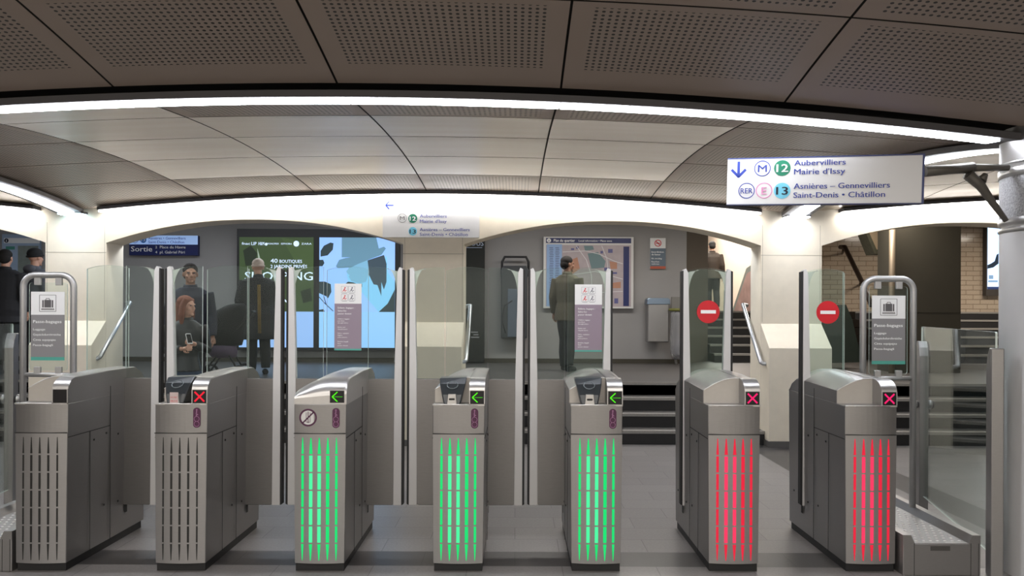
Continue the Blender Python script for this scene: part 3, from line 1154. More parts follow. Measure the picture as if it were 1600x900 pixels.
def luggage_frame(xc, zt, label, inv=False):
    t = thing('luggage_sign_stand', label, 'sign stand', (xc, 5.66, 0.0))
    hw, r = 0.178, 0.022
    zc_ = zt - r
    rad = 0.085
    left = [(-hw, 0, 0.25), (-hw, 0, zc_ - rad)]
    arc1 = [(-hw + rad - rad * math.cos(a), 0, zc_ - rad + rad * math.sin(a)) for a in lin(0, PI / 2, 8)[1:]]
    arc2 = [(hw - rad + rad * math.sin(a), 0, zc_ - rad + rad * math.cos(a)) for a in lin(0, PI / 2, 8)]
    bm = new()
    tube(bm, left + arc1 + arc2 + [(hw, 0, 0.25)], r, 14)
    obj('tube_frame', bm, SATIN, t)
    bm = new()
    tube(bm, [(-hw, 0, 1.16), (hw, 0, 1.16)], 0.016, 12)
    obj('crossbar', bm, SATIN, t)
    bm = new()
    poly(bm, rrect(-.135, .135, 1.19, zt - .075, .02), -.004, .008, 0, 1)
    g = obj('glass_pane', bm, [GLASS, EDGE], t)
    for x in (-.075, .075):
        for z in (1.187, zt - .068):
            bm = new()
            bb(bm, x - .022, x + .022, -.012, .012, z - .025, z + .03)
            obj('clamp', bm, SATIN, t, bevel=.003)
    # sign on the glass
    z0, z1 = zt - .625, zt - .14
    zs_ = z0 + (z1 - z0) * .665
    hw2 = .118
    bm = new()
    bb(bm, -hw2, hw2, -.009, -.005, zs_, z1, 0)
    bb(bm, -hw2, hw2, -.009, -.005, z0 + .024, zs_, 1)
    bb(bm, -hw2, hw2, -.009, -.005, z0, z0 + .024, 2)
    sg = obj('luggage_sign', bm, [WHITE, GREYP, TEAL], t)
    sg['label'] = 'white, grey and teal luggage sign'
    bm = new()
    y = -.0098
    cz = (zs_ + z1) / 2
    for a, b in (((-1, -1), (1, -1)), ((1, -1), (1, 1)), ((1, 1), (-1, 1)), ((-1, 1), (-1, -1))):
        stroke(bm, (a[0] * .058, cz + a[1] * .058), (b[0] * .058, cz + b[1] * .058), .003, y, .0008)
    bb(bm, -.024, .024, y, y + .0008, cz - .03, cz + .024)
    bb(bm, -.039, -.028, y, y + .0008, cz - .03, cz + .022)
    bb(bm, .028, .039, y, y + .0008, cz - .03, cz + .022)
    stroke(bm, (-.014, cz + .024), (-.01, cz + .034), .004, y, .0008)
    stroke(bm, (-.012, cz + .034), (.012, cz + .034), .004, y, .0008)
    stroke(bm, (.014, cz + .024), (.01, cz + .034), .004, y, .0008)
    bb(bm, -.046, .046, y, y + .0008, cz - .047, cz - .042)
    for k in range(9):
        disc(bm, -.04 + .01 * k, cz - .038, .0035, y, .0008, n=8)
    obj('suitcase_symbol', bm, mat('dark_grey_ink', srgb(88, 86, 88), .5), sg)
    bm = new()
    z = zs_ - .058
    for s, h, wd, dz in (('Passe-bagages', .021, .2, .052), ('Luggage', .015, .085, .037), ('Gepäckdurchreiche', .015, .195, .037),
                         ('Cinta equipajes', .015, .16, .037), ('Passa-bagagli', .015, .14, .037)):
        text(bm, s, -hw2 + .016, z, h, wd, y=y, bold=.025)
        z -= dz
    obj('lettering', bm, WHITE_L, sg)
    return t


lf = W(76, 425, 5.66)
rf = W(1388, 431, 5.66)
luggage_frame(lf.x, lf.z, 'steel tube frame with luggage sign, standing beside the blank-display gate')
luggage_frame(rf.x, rf.z, 'steel tube frame with luggage sign, standing beside the last red-lit gate')


def barrier(label, A, B, zp0, zp1, zg, knob=True):
    """glass panel between two steel posts; A far post, B near post (x, y)"""
    A, B = Vector(A), Vector(B)
    mid = (A + B) / 2
    d = (B - A)
    ang = math.atan2(d.y, d.x)
    L = d.length
    t = thing('glass_barrier', label, 'glass barrier', (mid.x, mid.y, 0), ang)
    for s, zt, wd in ((-1, zp0, .1), (1, zp1, .1)):
        bm = new()
        x = s * L / 2
        inn = x - s * wd
        poly(bm, [(x, 0), (inn, 0), (inn, zt - .12), (inn + s * .02, zt - .05), (inn + s * .05, zt), (x, zt)], -.035, .07)
        obj('post', bm, STEEL, t, bevel=.005)
    bm = new()
    poly(bm, rrect(-L / 2 + .03, L / 2 - .03, .12, zg, .015), -.006, .012, 0, 1)
    obj('glass_pane', bm, [GLASS, EDGE], t)
    if knob:
        bm = new()
        for q in (-1, 1):
            ell(bm, (-L / 2 + .06, q * .055, .87), (.03, .022, .04), 2)
        obj('knob', bm, STEEL_B, t)


barrier('glass barrier with steel posts between the right luggage ramp and round column', (3.37, 6.65), (2.955, 4.9), 1.39, 1.41, 1.51)
barrier('glass barrier with steel posts at the left edge, beyond the left luggage ramp', (-4.23, 6.75), (-4.0, 5.2), 1.42, 1.42, 1.5)

# ------------------------------------------------------------------ round column and its sign
ct = thing('round_column', 'round steel-clad column at the right edge with granular panel near its top', 'column', (3.43, 5.0, 0))
r0 = 0.355


def lathe(bm, prof, n=40, mi=0):
    rg = [[bm.verts.new((r * math.cos(2 * PI * k / n), r * math.sin(2 * PI * k / n), z)) for k in range(n)] for r, z in prof]
    for a, b in zip(rg, rg[1:]):
        for k in range(n):
            f = bm.faces.new((a[k], a[(k + 1) % n], b[(k + 1) % n], b[k]))
            f.smooth = True
            f.material_index = mi


bm = new()
lathe(bm, [(r0, 0), (r0, 2.13)])
obj('shaft', bm, mat('grey_clad_steel', (0.6, 0.6, 0.61, 1), .5, .2, noise=.06, scale=6), ct)
bm = new()
lathe(bm, [(r0 - .01, 2.13), (r0 + .008, 2.14), (r0 + .008, 2.16), (r0 - .012, 2.165), (r0 - .012, 2.175), (r0 + .008, 2.18), (r0 + .008, 2.22), (r0, 2.22)])
obj('ring', bm, STEEL_B, ct)
bm = new()
lathe(bm, [(r0, 2.22), (r0, 2.48)])
obj('granular_panel', bm, mat('granular_steel', srgb(165, 165, 168), .5, .3, noise=.7, scale=90, bump=.5), ct)
bm = new()
lathe(bm, [(r0, 2.48), (r0 + .008, 2.48), (r0 + .008, 2.53), (r0 - .02, 2.535), (r0 - .02, 2.55), (r0 + .008, 2.555), (r0 + .008, 2.57), (r0, 2.57)])
obj('ring', bm, STEEL_B, ct)
bm = new()
lathe(bm, [(r0, 2.57), (r0, 2.78)])
obj('collar', bm, STEEL, ct)

# direction sign on a bracket
pl, pr = W(1136, 284.5, 5.2), W(1441, 279.5, 4.88)
mid = (pl + pr) / 2
dv = pr - pl
Ls = math.hypot(dv.x, dv.y)
ang = math.atan2(dv.y, dv.x)
sg = thing('direction_sign', 'white direction sign with a down arrow on a bracket from the round column', 'sign', mid, ang)
sg.rotation_euler = (0, math.atan2(-dv.z, Ls), ang)
hx, hz = Ls / 2, 0.146
bm = new()
bb(bm, -hx, hx, 0, .05, -hz, hz, 0)
bd = obj('board', bm, WHITE, sg, bevel=.002)
bm = new()
bb(bm, -hx, hx, -.001, .051, hz, hz + .008)
bb(bm, -hx, hx, -.001, .051, -hz - .004, -hz)
bb(bm, hx, hx + .012, -.002, .052, -hz - .004, hz + .008)
obj('edge_trim', bm, mat('blue_grey_trim', srgb(62, 72, 120), .5), sg)
SX = lambda u: -hx + u / 1520 * 2 * hx        # u: 0..1520 across, v: 0..375 down
SZ = lambda v: hz - v / 375 * 2 * hz
bm = new()
y = -.0012
stroke(bm, (SX(93), SZ(18)), (SX(93), SZ(130)), .0175, y, .001)
stroke(bm, (SX(35), SZ(85)), (SX(97), SZ(148)), .0165, y, .001)
stroke(bm, (SX(152), SZ(85)), (SX(90), SZ(148)), .0165, y, .001)
obj('arrow_symbol', bm, BLUE, bd)
k = 2 * hx / 1520
bm = new()
for u, v, m in ((287, 80, 0), (163, 262, 0), (305, 262, 1)):
    ring(bm, SX(u), SZ(v), 60 * k, 67 * k, y, .001, m)
disc(bm, SX(447), SZ(80), 67 * k, y, .001, 2)
disc(bm, SX(450), SZ(266), 67 * k, y, .001, 3)
text(bm, 'M', SX(287), SZ(110), 62 * k, 72 * k, y=-.002, align='C', bold=.01)
text(bm, 'RER', SX(163), SZ(285), 46 * k, 98 * k, y=-.002, align='C', bold=.015)
text(bm, 'E', SX(305), SZ(294), 62 * k, 40 * k, y=-.002, align='C', bold=.015, mi=1)
text(bm, '12', SX(447), SZ(112), 66 * k, 92 * k, y=-.0022, align='C', bold=.03, mi=4)
text(bm, '13', SX(450), SZ(298), 66 * k, 92 * k, y=-.0022, align='C', bold=.03, mi=5)
obj('line_badges', bm, [BLUE, PINK, GREEN12, SKY13, WHITE_L, INK], bd)
bm = new()
for s, v, wd in (('Aubervilliers', 62, 400), ("Mairie d'Issy", 134, 398), ('Asnières – Gennevilliers', 252, 740), ('Saint-Denis • Châtillon', 325, 706)):
    text(bm, s, SX(542), SZ(v), 46 * k, wd * k, y=y, bold=.018, res=3)
obj('lettering', bm, BLUE, bd)
# bracket (built in world space, then moved under the sign)
bk = new()
e0 = W(1444, 268, 4.88)
e1 = W(1520, 262, 4.93)
e2 = W(1575, 262, 4.97)
tube(bk, [e0, (e0 + e1) / 2, e1], [.034, .03, .034], 12)
tube(bk, [e1, e2], [.024, .02], 10)
tube(bk, [W(1512, 272, 4.92), W(1532, 290, 4.93), W(1552, 318, 4.94), W(1572, 345, 4.95)], [.036, .03, .022, .016], 10)
tube(bk, [W(1540, 272, 4.93), W(1534, 282, 4.93)], [.016, .03], 8)
b_o = obj('bracket', bk, mat('bracket_grey', srgb(100, 96, 90), .5, .3), sg)
sg.rotation_mode = 'XYZ'
bpy.context.view_layer.update()
b_o.data.transform(sg.matrix_world.inverted())


# ------------------------------------------------------------------ signs and posters by pixel box
class Sign:
    """a flat board standing at distance d, addressed by the photograph's pixels"""

    def __init__(s, name, label, cat, x0, y0, x1, y1, d, m, t=.04, group=None, bevel=0.0):
        s.d, s.cx, s.cy = d, (x0 + x1) / 2, (y0 + y1) / 2
        s.k = d / FPX
        hw, hh = (x1 - x0) / 2 * s.k, (y1 - y0) / 2 * s.k
        bm = new()
        bb(bm, -hw, hw, 0, t, -hh, hh)
        s.o = obj(name, bm, m, None, bevel=bevel, loc=W(s.cx, s.cy, d))
        tag(s.o, label, cat, group)
        s.y = -.002

    def x(s, px):
        return (px - s.cx) * s.k

    def z(s, py):
        return (s.cy - py) * s.k

    def rect(s, bm, x0, y0, x1, y1, mi=0, t=.002, y=None):
        y = s.y if y is None else y
        bb(bm, s.x(x0), s.x(x1), y, y + t, s.z(y1), s.z(y0), mi)

    def pts(s, bm, P, mi=0, y=None, t=.002):
        poly(bm, [(s.x(a), s.z(b)) for a, b in P], s.y if y is None else y, t, mi)

    def txt(s, bm, st, px, py, h, wd=None, mi=0, y=None, bold=.015, align='L', res=2):
        text(bm, st, s.x(px), s.z(py), h * s.k, wd * s.k if wd else None, y=(s.y if y is None else y), mi=mi, bold=bold, align=align, res=res)

    def part(s, name, bm, mats, parent=None, label=None):
        o = obj(name, bm, mats, parent or s.o)
        if label:
            o['label'] = label
        return o


# sign over the central pillar
s = Sign('direction_sign', 'white direction sign with a left arrow fixed over the central stone pillar', 'sign', 598, 311, 749, 371, 9.9, WHITE, .035)
bm = new()
stroke(bm, (s.x(603), s.z(321)), (s.x(615), s.z(321)), 2.2 * s.k, s.y, .002)
stroke(bm, (s.x(602.5), s.z(321)), (s.x(608), s.z(315)), 2.0 * s.k, s.y, .002)
stroke(bm, (s.x(602.5), s.z(321)), (s.x(608), s.z(327)), 2.0 * s.k, s.y, .002)
s.part('arrow_symbol', bm, BLUE)
bm = new()
ring(bm, s.x(628.5), s.z(341), 6.4 * s.k, 7.0 * s.k, s.y, .002, 0)
ring(bm, s.x(628.5), s.z(323), 6.2 * s.k, 6.7 * s.k, s.y, .002, 5)
ring(bm, s.x(644), s.z(323), 6.2 * s.k, 6.7 * s.k, s.y, .002, 5)
disc(bm, s.x(645), s.z(341.5), 7 * s.k, s.y, .002, 1)
disc(bm, s.x(645), s.z(361.5), 6.6 * s.k, s.y, .002, 2)
s.txt(bm, 'M', 628.5, 344, 6, 7.5, 0, -.003, align='C')
s.txt(bm, '12', 645, 345, 6.5, 9.5, 3, -.003, .03, 'C')
s.txt(bm, '13', 645, 365, 6.5, 9.5, 4, -.003, .03, 'C')
s.part('line_badges', bm, [GREYP, GREEN12, SKY13, WHITE_L, INK, mat('glare_paled_badge', srgb(205, 205, 214), .5)])  # upper badges paled: glare put into their colour
bm = new()
for st, py, wd in (('Chelles - Gournay', 320, 58), ('Tournan', 327.5, 27), ('Aubervilliers', 340, 42), ("Mairie d'Issy", 348, 42),
                   ('Asnières – Gennevilliers', 361, 78), ('Saint-Denis • Châtillon', 368.5, 75)):
    s.txt(bm, st, 656, py, 4.9, wd, 0 if py > 350 else 1 if py > 330 else 2)
s.part('lettering', bm, [BLUE, mat('glare_paled_lettering', srgb(96, 108, 180), .5), mat('glare_washed_lettering', srgb(190, 192, 205), .5)])  # lines grow paler upwards: glare put into the lettering colour

# exit sign
s = Sign('exit_sign', 'blue and white exit sign reading Sortie on the grey wall behind the left arch', 'sign', 202, 368, 309, 399, 14.4, NAVY, .09)
bm = new()
s.rect(bm, 202, 368, 309, 382)
s.part('white_band', bm, mat('lit_pale_blue', srgb(170, 196, 236), .5, emit=srgb(150, 185, 240), estr=.25))
bm = new()
ring(bm, s.x(211), s.z(375), 4.3 * s.k, 5 * s.k, -.004, .002, 0)
disc(bm, s.x(224), s.z(375), 4.8 * s.k, -.004, .002, 2)
s.txt(bm, 'M', 211, 377.3, 4.5, 5.4, 0, -.005, align='C')
s.txt(bm, '13', 224, 377.3, 4.3, 5.6, 1, -.006, align='C')
for st, px, py, h, wd, m in (('Asnières • Gennevilliers', 232, 374.2, 4.2, 58, 0), ('Saint-Denis • Châtillon', 232, 380.3, 4.2, 56, 0), ('Sortie', 205, 393, 8, 33, 1),
                             ('Place du Havre', 250, 388.2, 4.3, 40, 1), ('pl. Gabriel Péri', 250, 396, 4.3, 39, 1), ('2', 243, 388.2, 4, 2.6, 1), ('4', 243, 396, 4, 2.8, 1)):
    s.txt(bm, st, px, py, h, wd, m, -.005)
s.part('lettering', bm, [BLUE, WHITE_L, mat('mid_blue_badge', srgb(42, 110, 190), .5)])

# the lit advertising panels
D = 14.37
fr = Sign('lit_poster_case', 'black-framed pair of lit advertising posters on the grey wall behind the left arch', 'advertising panel', 370, 358, 624, 548, D, mat('black_frame', (.012, .012, .014, 1), .4), .1)
bm = new()
fr.rect(bm, 374, 371, 490, 487, 0, .01, -.012)
fr.rect(bm, 374, 487, 490, 543, 1, .01, -.012)
fr.part('green_poster', bm, [mat('green_poster_print', srgb(52, 66, 40), .4, emit=srgb(48, 66, 36), estr=.55, noise=.25, scale=1.5), mat('poster_white', srgb(120, 150, 190), .4, emit=srgb(128, 160, 208), estr=.75)])
gp = fr.o.children[-1]
bm = new()
for P, m in (([(380, 392), (392, 384), (402, 396), (398, 414), (384, 416)], 0), ([(470, 455), (486, 450), (488, 470), (474, 474)], 0), ([(402, 388), (409, 412), (404, 412)], 1),
             ([(440, 372), (490, 380), (490, 430), (462, 410)], 2), ([(374, 440), (420, 452), (430, 487), (374, 487)], 2)):
    fr.pts(bm, P, m, -.0135, .0015)
obj('leaf_print', bm, [mat('dark_leaf_print', srgb(30, 40, 26), .5, emit=srgb(30, 40, 26), estr=.4), mat('pale_leaf_print', srgb(150, 165, 150), .5, emit=srgb(150, 165, 150), estr=.4),
                       mat('mid_leaf_print', srgb(60, 78, 44), .5, emit=srgb(60, 78, 44), estr=.5)], gp)
bm = new()
for st, px, py, h, wd in (('fnac', 378, 383, 4, 13), ('LIP', 393, 383.5, 5, 8), ('H&M', 404, 383.5, 5, 9), ('MONOPRIX', 418, 382.5, 2.6, 18), ('SEPHORA', 439, 382.5, 2.6, 17), ('ZARA', 471, 382.5, 2.8, 16),
                          ('40', 423, 411, 6.5, 11), ('BOUTIQUES', 437, 411, 5, 35), ('2 JARDINS PRIVÉS', 423, 419, 5, 57), ('SHOPPING', 383, 438, 13, 106), ('EN', 424, 474, 14, 27)):
    fr.txt(bm, st, px, py, h, wd, 0, -.0155, .012)
disc(bm, fr.x(463), fr.z(381), 4.5 * fr.k, -.0155, .001, 0, 16)
disc(bm, fr.x(416), fr.z(382), 2.2 * fr.k, -.0155, .001, 0, 12)
obj('lettering', bm, mat('poster_lettering', srgb(200, 214, 232), .5, emit=srgb(190, 208, 235), estr=.7), gp)
bm = new()
fr.rect(bm, 499, 371, 617, 487, 0, .01, -.012)
fr.rect(bm, 499, 487, 617, 543, 1, .01, -.012)
bpst = fr.part('blue_poster', bm, [mat('blue_poster_print', srgb(126, 158, 214), .4, emit=srgb(126, 166, 222), estr=.75, noise=.15, scale=1), mat('poster_white2', srgb(120, 160, 200), .4, emit=srgb(124, 168, 212), estr=.8)])
pm = lambda n, c, e=.7: mat(n, srgb(*c), .5, emit=srgb(*c), estr=e)
bm = new()
tealm, hairm, skinm, darkm, collar = pm('poster_teal', (84, 120, 140)), pm('poster_hair', (48, 62, 72)), pm('poster_face', (104, 150, 176)), pm('poster_dark', (34, 48, 52)), pm('poster_coat', (112, 170, 205))
fr.pts(bm, [(545, 418), (604, 400), (606, 425), (617, 440), (617, 487), (592, 487), (560, 450), (545, 441), (542, 430)], 3, -.0135, .0015)
fr.pts(bm, [(570, 408), (600, 398), (604, 412), (604, 440), (600, 452), (596, 440), (596, 462), (590, 445), (584, 444), (574, 424), (566, 416)], 1, -.015, .0015)
fr.pts(bm, [(548, 414), (574, 404), (577, 426), (572, 440), (562, 443), (555, 441), (549, 439), (547, 435), (545, 432), (547, 430), (544, 428), (541, 424), (545, 419)], 2, -.0165, .0015)
fr.pts(bm, [(538, 445), (544, 440), (552, 441), (560, 444), (566, 443), (566, 448), (538, 450)], 4, -.018, .0015)
fr.pts(bm, [(525, 416), (530, 406), (540, 403), (548, 402), (534, 402), (534, 371), (588, 371), (592, 388), (600, 385), (603, 388), (596, 398), (580, 404), (560, 412), (548, 418), (528, 419)], 0, -.0195, .0015)
fr.pts(bm, [(617, 452), (617, 487), (592, 487), (606, 474)], 4, -.015, .0015)
obj('portrait_print', bm, [tealm, hairm, skinm, collar, darkm], bpst)
bm = new()
for P in ([(501, 392), (506, 384), (516, 379), (521, 380), (520, 390), (512, 399), (501, 401)], [(499, 406), (505, 406), (507, 411), (504, 416), (499, 416)],
          [(499, 440), (508, 440), (517, 444), (518, 456), (513, 466), (510, 463), (499, 458)], [(499, 484), (506, 483), (508, 487), (499, 487)]):
    fr.pts(bm, P, 0, -.0135, .0015)
for p, q in (((499, 464), (508, 474)), ((508, 474), (521, 486)), ((506, 462), (510, 476))):
    stroke(bm, (fr.x(p[0]), fr.z(p[1])), (fr.x(q[0]), fr.z(q[1])), 1.2 * fr.k, -.0135, .0015)
obj('leaf_print', bm, darkm, bpst)

# dark panel beside the central pillar
s = Sign('dark_poster_case', 'tall black poster panel lettered NOUS just right of the central pillar', 'advertising panel', 724, 340, 757, 566, 14.28, mat('black_panel', (.008, .01, .009, 1), .25), .2)
bm = new()
s.txt(bm, 'NOUS', 728, 384, 8, 27, 0, -.004, .02)
s.rect(bm, 728, 386.5, 753, 387.3, 0, .002, -.004)
s.part('lettering', bm, mat('panel_lettering', srgb(150, 160, 180), .5))
bm = new()
for k in range(3):
    s.rect(bm, 736 + 4 * (k % 2), 518 + 4 * k, 747 + k, 520 + 4 * k, 0, .002, -.004)
s.part('small_print', bm, GREYP)

# wall phone column
o = thing('wall_telephone', 'black wall telephone unit with hoop-shaped top beside the neighbourhood map', 'telephone', W(804, 570, 14.42))
k = 14.42 / FPX
zz = lambda py: (570 - py) * k
xx = lambda px: (px - 804) * k
bm = new()
tube(bm, [(xx(784), -.1, zz(432)), (xx(784), -.1, zz(410)), (xx(788), -.1, zz(402)), (xx(821), -.1, zz(402)), (xx(825), -.1, zz(410)), (xx(825), -.1, zz(432))], .022, 10)
obj('hoop', bm, BLACK, o)
bm = new()
poly(bm, [(xx(783), zz(528)), (xx(823), zz(528)), (xx(823), zz(436)), (xx(826), zz(424)), (xx(822), zz(416)), (xx(786), zz(416)), (xx(782), zz(424)), (xx(783), zz(440))], -.16, .22)
obj('housing', bm, PLASTIC, o, bevel=.01)
bm = new()
bb(bm, xx(793), xx(808), -.18, -.155, zz(526), zz(452))
obj('front_plate', bm, mat('blue_grey_plate', srgb(86, 96, 110), .4, .3), o, bevel=.006)
bm = new()
tube(bm, [(xx(800), -.2, zz(470)), (xx(788), -.22, zz(478)), (xx(784), -.22, zz(500)), (xx(790), -.2, zz(520))], .008, 8)
obj('cord', bm, BLACK, o)

# neighbourhood map
s = Sign('map_panel', 'neighbourhood map in a silver frame on the wall behind the man in brown', 'map', 849, 370, 990, 482, 14.4, ALU, .06, bevel=.006)
bm = new()
s.rect(bm, 853, 383, 986, 479)
s.part('map_sheet', bm, mat('map_paper', srgb(172, 160, 164), .4, noise=.18, scale=6))
bm = new()
s.rect(bm, 853, 372, 986, 380)
s.rect(bm, 974, 385, 983, 478, 0, .002, -.004)
s.part('blue_band', bm, NAVY)
bm = new()
s.rect(bm, 854, 382, 878, 479, 0, .002, -.004)
s.part('street_index', bm, mat('index_blue', srgb(142, 172, 214), .4))
bm = new()
for j in range(34):
    for a, b in ((858, 864), (867, 873)):
        s.rect(bm, a + random.random(), 387 + j * 2.7, b + random.random(), 388 + j * 2.7, 0, .001, -.0052)
s.part('index_lines', bm, mat('index_ink', srgb(86, 96, 130), .5))
bm = new()
s.pts(bm, [(918, 396), (934, 394), (946, 408), (944, 418), (924, 420)], 0, -.0045)
s.pts(bm, [(912, 384), (926, 384), (928, 390), (914, 392)], 0, -.0045)
s.pts(bm, [(952, 408), (964, 410), (964, 420), (954, 420)], 1, -.0045)
s.pts(bm, [(956, 442), (970, 440), (970, 450), (956, 450)], 1, -.0045)
s.pts(bm, [(888, 408), (902, 402), (906, 420), (892, 430)], 1, -.0045)
for a, b, c, d in ((892, 388, 897, 391), (900, 385, 904, 389), (938, 392, 942, 396), (950, 389, 957, 395), (944, 418, 952, 423), (956, 425, 964, 428), (960, 466, 966, 474), (950, 470, 954, 476)):
    s.rect(bm, a, b, c, d, 2, .002, -.0045)
s.part('map_blocks', bm, [mat('map_green', srgb(104, 128, 132), .5), mat('map_orange', srgb(176, 128, 104), .5), mat('map_violet', srgb(92, 92, 140), .5)])
bm = new()
for P in ([(879, 394), (915, 392), (936, 397), (960, 408), (973, 412)], [(900, 384), (916, 406), (924, 430), (926, 478)], [(879, 432), (930, 424), (973, 436)], [(940, 384), (948, 404), (952, 440), (944, 478)], [(880, 460), (973, 455)]):
    for p, q in zip(P, P[1:]):
        stroke(bm, (s.x(p[0]), s.z(p[1])), (s.x(q[0]), s.z(q[1])), .9 * s.k, -.0058, .001)
s.part('map_streets', bm, mat('map_white', srgb(215, 215, 216), .5))
bm = new()
disc(bm, s.x(857.5), s.z(376), 3.2 * s.k, -.004, .002, 0)
s.txt(bm, 'i', 857.5, 378, 4, 1, 1, -.006, .03, 'C')
s.txt(bm, 'Plan du quartier', 865, 378, 4.2, 33, 0, -.004, .02)
s.txt(bm, 'Local information • Plano zona', 904, 377.6, 2.8, 52, 0, -.004, .01)
s.part('lettering', bm, [WHITE_L, NAVY])

# no-smoking sign
s = Sign('no_smoking_sign', 'small grey and white no-smoking sign on the wall right of the map', 'sign', 1016, 372, 1040, 420, 14.45, WHITE, .045)
bm = new()
s.rect(bm, 1016, 388, 1040, 416, 0)
s.rect(bm, 1016, 416, 1040, 420, 1)
s.part('print_panel', bm, [mat('slate_print', srgb(94, 108, 122), .5), mat('rust_print', srgb(176, 84, 56), .5)])
bm = new()
ring(bm, s.x(1028), s.z(380), 4.2 * s.k, 5.4 * s.k, s.y, .002)
stroke(bm, (s.x(1024.8), s.z(376.8)), (s.x(1031.2), s.z(383.2)), 1.2 * s.k, s.y, .002)
s.rect(bm, 1025, 379.4, 1031, 380.8)
s.part('ban_symbol', bm, RED)
bm = new()
for st, py, wd, h in (('Interdiction', 395, 19, 2.8), ('de fumer', 399, 14, 2.8), ('No smoking', 405, 16, 2.4), ('Rauchen', 410, 12, 2.4), ('verboten', 413.5, 12, 2.4)):
    s.txt(bm, st, 1018, py, h, wd, 0, -.004, .02, res=1)
s.part('lettering', bm, WHITE_L)

# wall bin and bag
k = 14.4 / FPX
p = W(1025, 570, 14.4)
o = thing('wall_bin', 'grey metal wall bin under the no-smoking sign', 'bin', p)
f = lambda px, py: ((px - 1025) * k, (570 - py) * k)
bm = new()
poly(bm, [f(1008, 534), f(1041, 534), f(1041, 480), f(1042, 468), f(1007, 468), f(1008, 480)], -.26, .26)
obj('bin_body', bm, STEEL, o, bevel=.02)
bm = new()
poly(bm, [f(1006.5, 476), f(1042.5, 476), f(1042, 468), f(1039, 466), f(1010, 466), f(1007, 468)], -.275, .27)
obj('bin_lid', bm, mat('blue_steel_lid', srgb(126, 142, 160), .3, .7), o, bevel=.01)
o = thing('litter_bag_stand', 'clear litter bag hanging from a yellow-green ring beside the grey wall bin', 'litter bag', W(1058, 570, 14.1))
k2 = 14.1 / FPX
f = lambda px, py: ((px - 1058) * k2, (570 - py) * k2)
bm = new()
g = [(.14 * math.cos(a), -.05 + .14 * math.sin(a), f(0, 484)[1]) for a in lin(0, 2 * PI, 24)]
tube(bm, g, .026, 8)
obj('ring', bm, mat('yellow_green_plastic', srgb(112, 112, 52), .5), o)
bm = new()
z1 = f(0, 486)[1]
loft(bm, [((0, -.05, .1), .09, .08), ((0, -.05, .2), .13, .12), ((.005, -.05, .45), .145, .13), ((0, -.05, z1 - .1), .125, .12), ((0, -.05, z1), .135, .135)], 18)
obj('clear_bag', bm, glass_mat('plastic_film', (.8, .8, .8, 1), .35, (.5, .5, .52, 1), .2, .8), o)
bm = new()
ell(bm, (.02, -.05, .3), (.09, .08, .16), 2)
obj('litter', bm, mat('pale_litter', srgb(150, 150, 158), .8, noise=.3), o)
bm = new()
bb(bm, -.02, .02, .1, .13, 0, z1 + .25)
bb(bm, -.09, .07, .06, .1, z1 + .05, z1 + .25)
bb(bm, -.02, .02, .07, .13, 0, .04)
obj('stand', bm, mat('stand_grey', srgb(118, 116, 112), .5), o)

# information panel far left
s = Sign('information_panel', 'pale blue information panel behind the two people at the far left', 'sign', 3, 366, 62, 470, 14.44, mat('pale_info', srgb(150, 168, 192), .5, noise=.08, scale=4), .05)
bm = new()
s.rect(bm, 6, 372, 62, 380)
s.part('white_band', bm, WHITE)
bm = new()
s.rect(bm, 9, 385, 23, 390)
s.part('green_label', bm, mat('info_green', srgb(60, 130, 116), .5))
bm = new()
s.pts(bm, [(28, 384), (60, 384), (60, 428), (28, 428)], 0)
s.part('map_sheet', bm, mat('info_map', srgb(120, 128, 122), .5, noise=.3, scale=12))
bm = new()
disc(bm, s.x(10), s.z(376), 3.4 * s.k, -.0045, .002)
s.txt(bm, 'i', 10, 378, 4, 1, 1, -.006, .03, 'C')
s.part('information_symbol', bm, [INK, WHITE_L])

# lit advertising screen on the right
s = Sign('advertising_screen', 'bright blue-white advertising screen beside the round column', 'advertising panel', 1541, 346, 1566, 462, 16.66, mat('screen_frame', srgb(70, 64, 60), .5), .12)
bm = new()
s.rect(bm, 1543, 346, 1566, 452)
s.part('lit_picture', bm, mat('lit_picture', srgb(150, 190, 240), .4, emit=srgb(176, 208, 250), estr=1.3))
bm = new()
s.pts(bm, [(1543, 414), (1548, 412), (1554, 408), (1557, 398), (1560, 396), (1560, 412), (1552, 418), (1543, 420)], 0, -.004)
s.rect(bm, 1545, 430, 1552, 436, 1, .002, -.004)
s.rect(bm, 1544, 438, 1559, 441, 1, .002, -.004)
s.rect(bm, 1543, 448, 1566, 452, 2, .002, -.004)
s.part('picture_print', bm, [pm('print_dark', (28, 44, 62), .3), pm('print_grey', (120, 150, 180), .5), pm('print_navy', (36, 50, 90), .5)])
bm = new()
bb(bm, s.x(1500), s.x(1600), .3, .5, s.z(473), s.z(466))
# fixings on the tiled wall
o = thing('suspended_box', 'cream hanging sign box with sloping side above the tiled stair wall', 'sign', W(1368, 380, 13.6))
bm.free()
bm = new()
k3 = 13.6 / FPX
f = lambda px, py: ((px - 1368) * k3, (380 - py) * k3)
poly(bm, [f(1352, 360), f(1384, 352), f(1384, 390), f(1366, 390)], 0, .3)
obj('box', bm, mat('cream_box', srgb(190, 168, 138), .6), o)
bm = new()
poly(bm, [f(1351, 361), f(1355, 359), f(1369, 390), f(1384, 390), f(1384, 397), f(1366, 397)], -.02, .34)
obj('edge_band', bm, mat('verdigris_band', srgb(86, 84, 68), .6, noise=.4, scale=20), o)
bm = new()
for px in (1362, 1378):
    tube(bm, [(f(px, 0)[0], .15, f(0, 356)[1]), (f(px, 0)[0], .15, 3.5 - o.location.z)], .012, 8)
obj('hanger', bm, STEEL, o)
o = thing('steel_post', 'slim steel post at the edge of the dark concrete pier', 'post', W(1393, 600, 12.4))
bm = new()
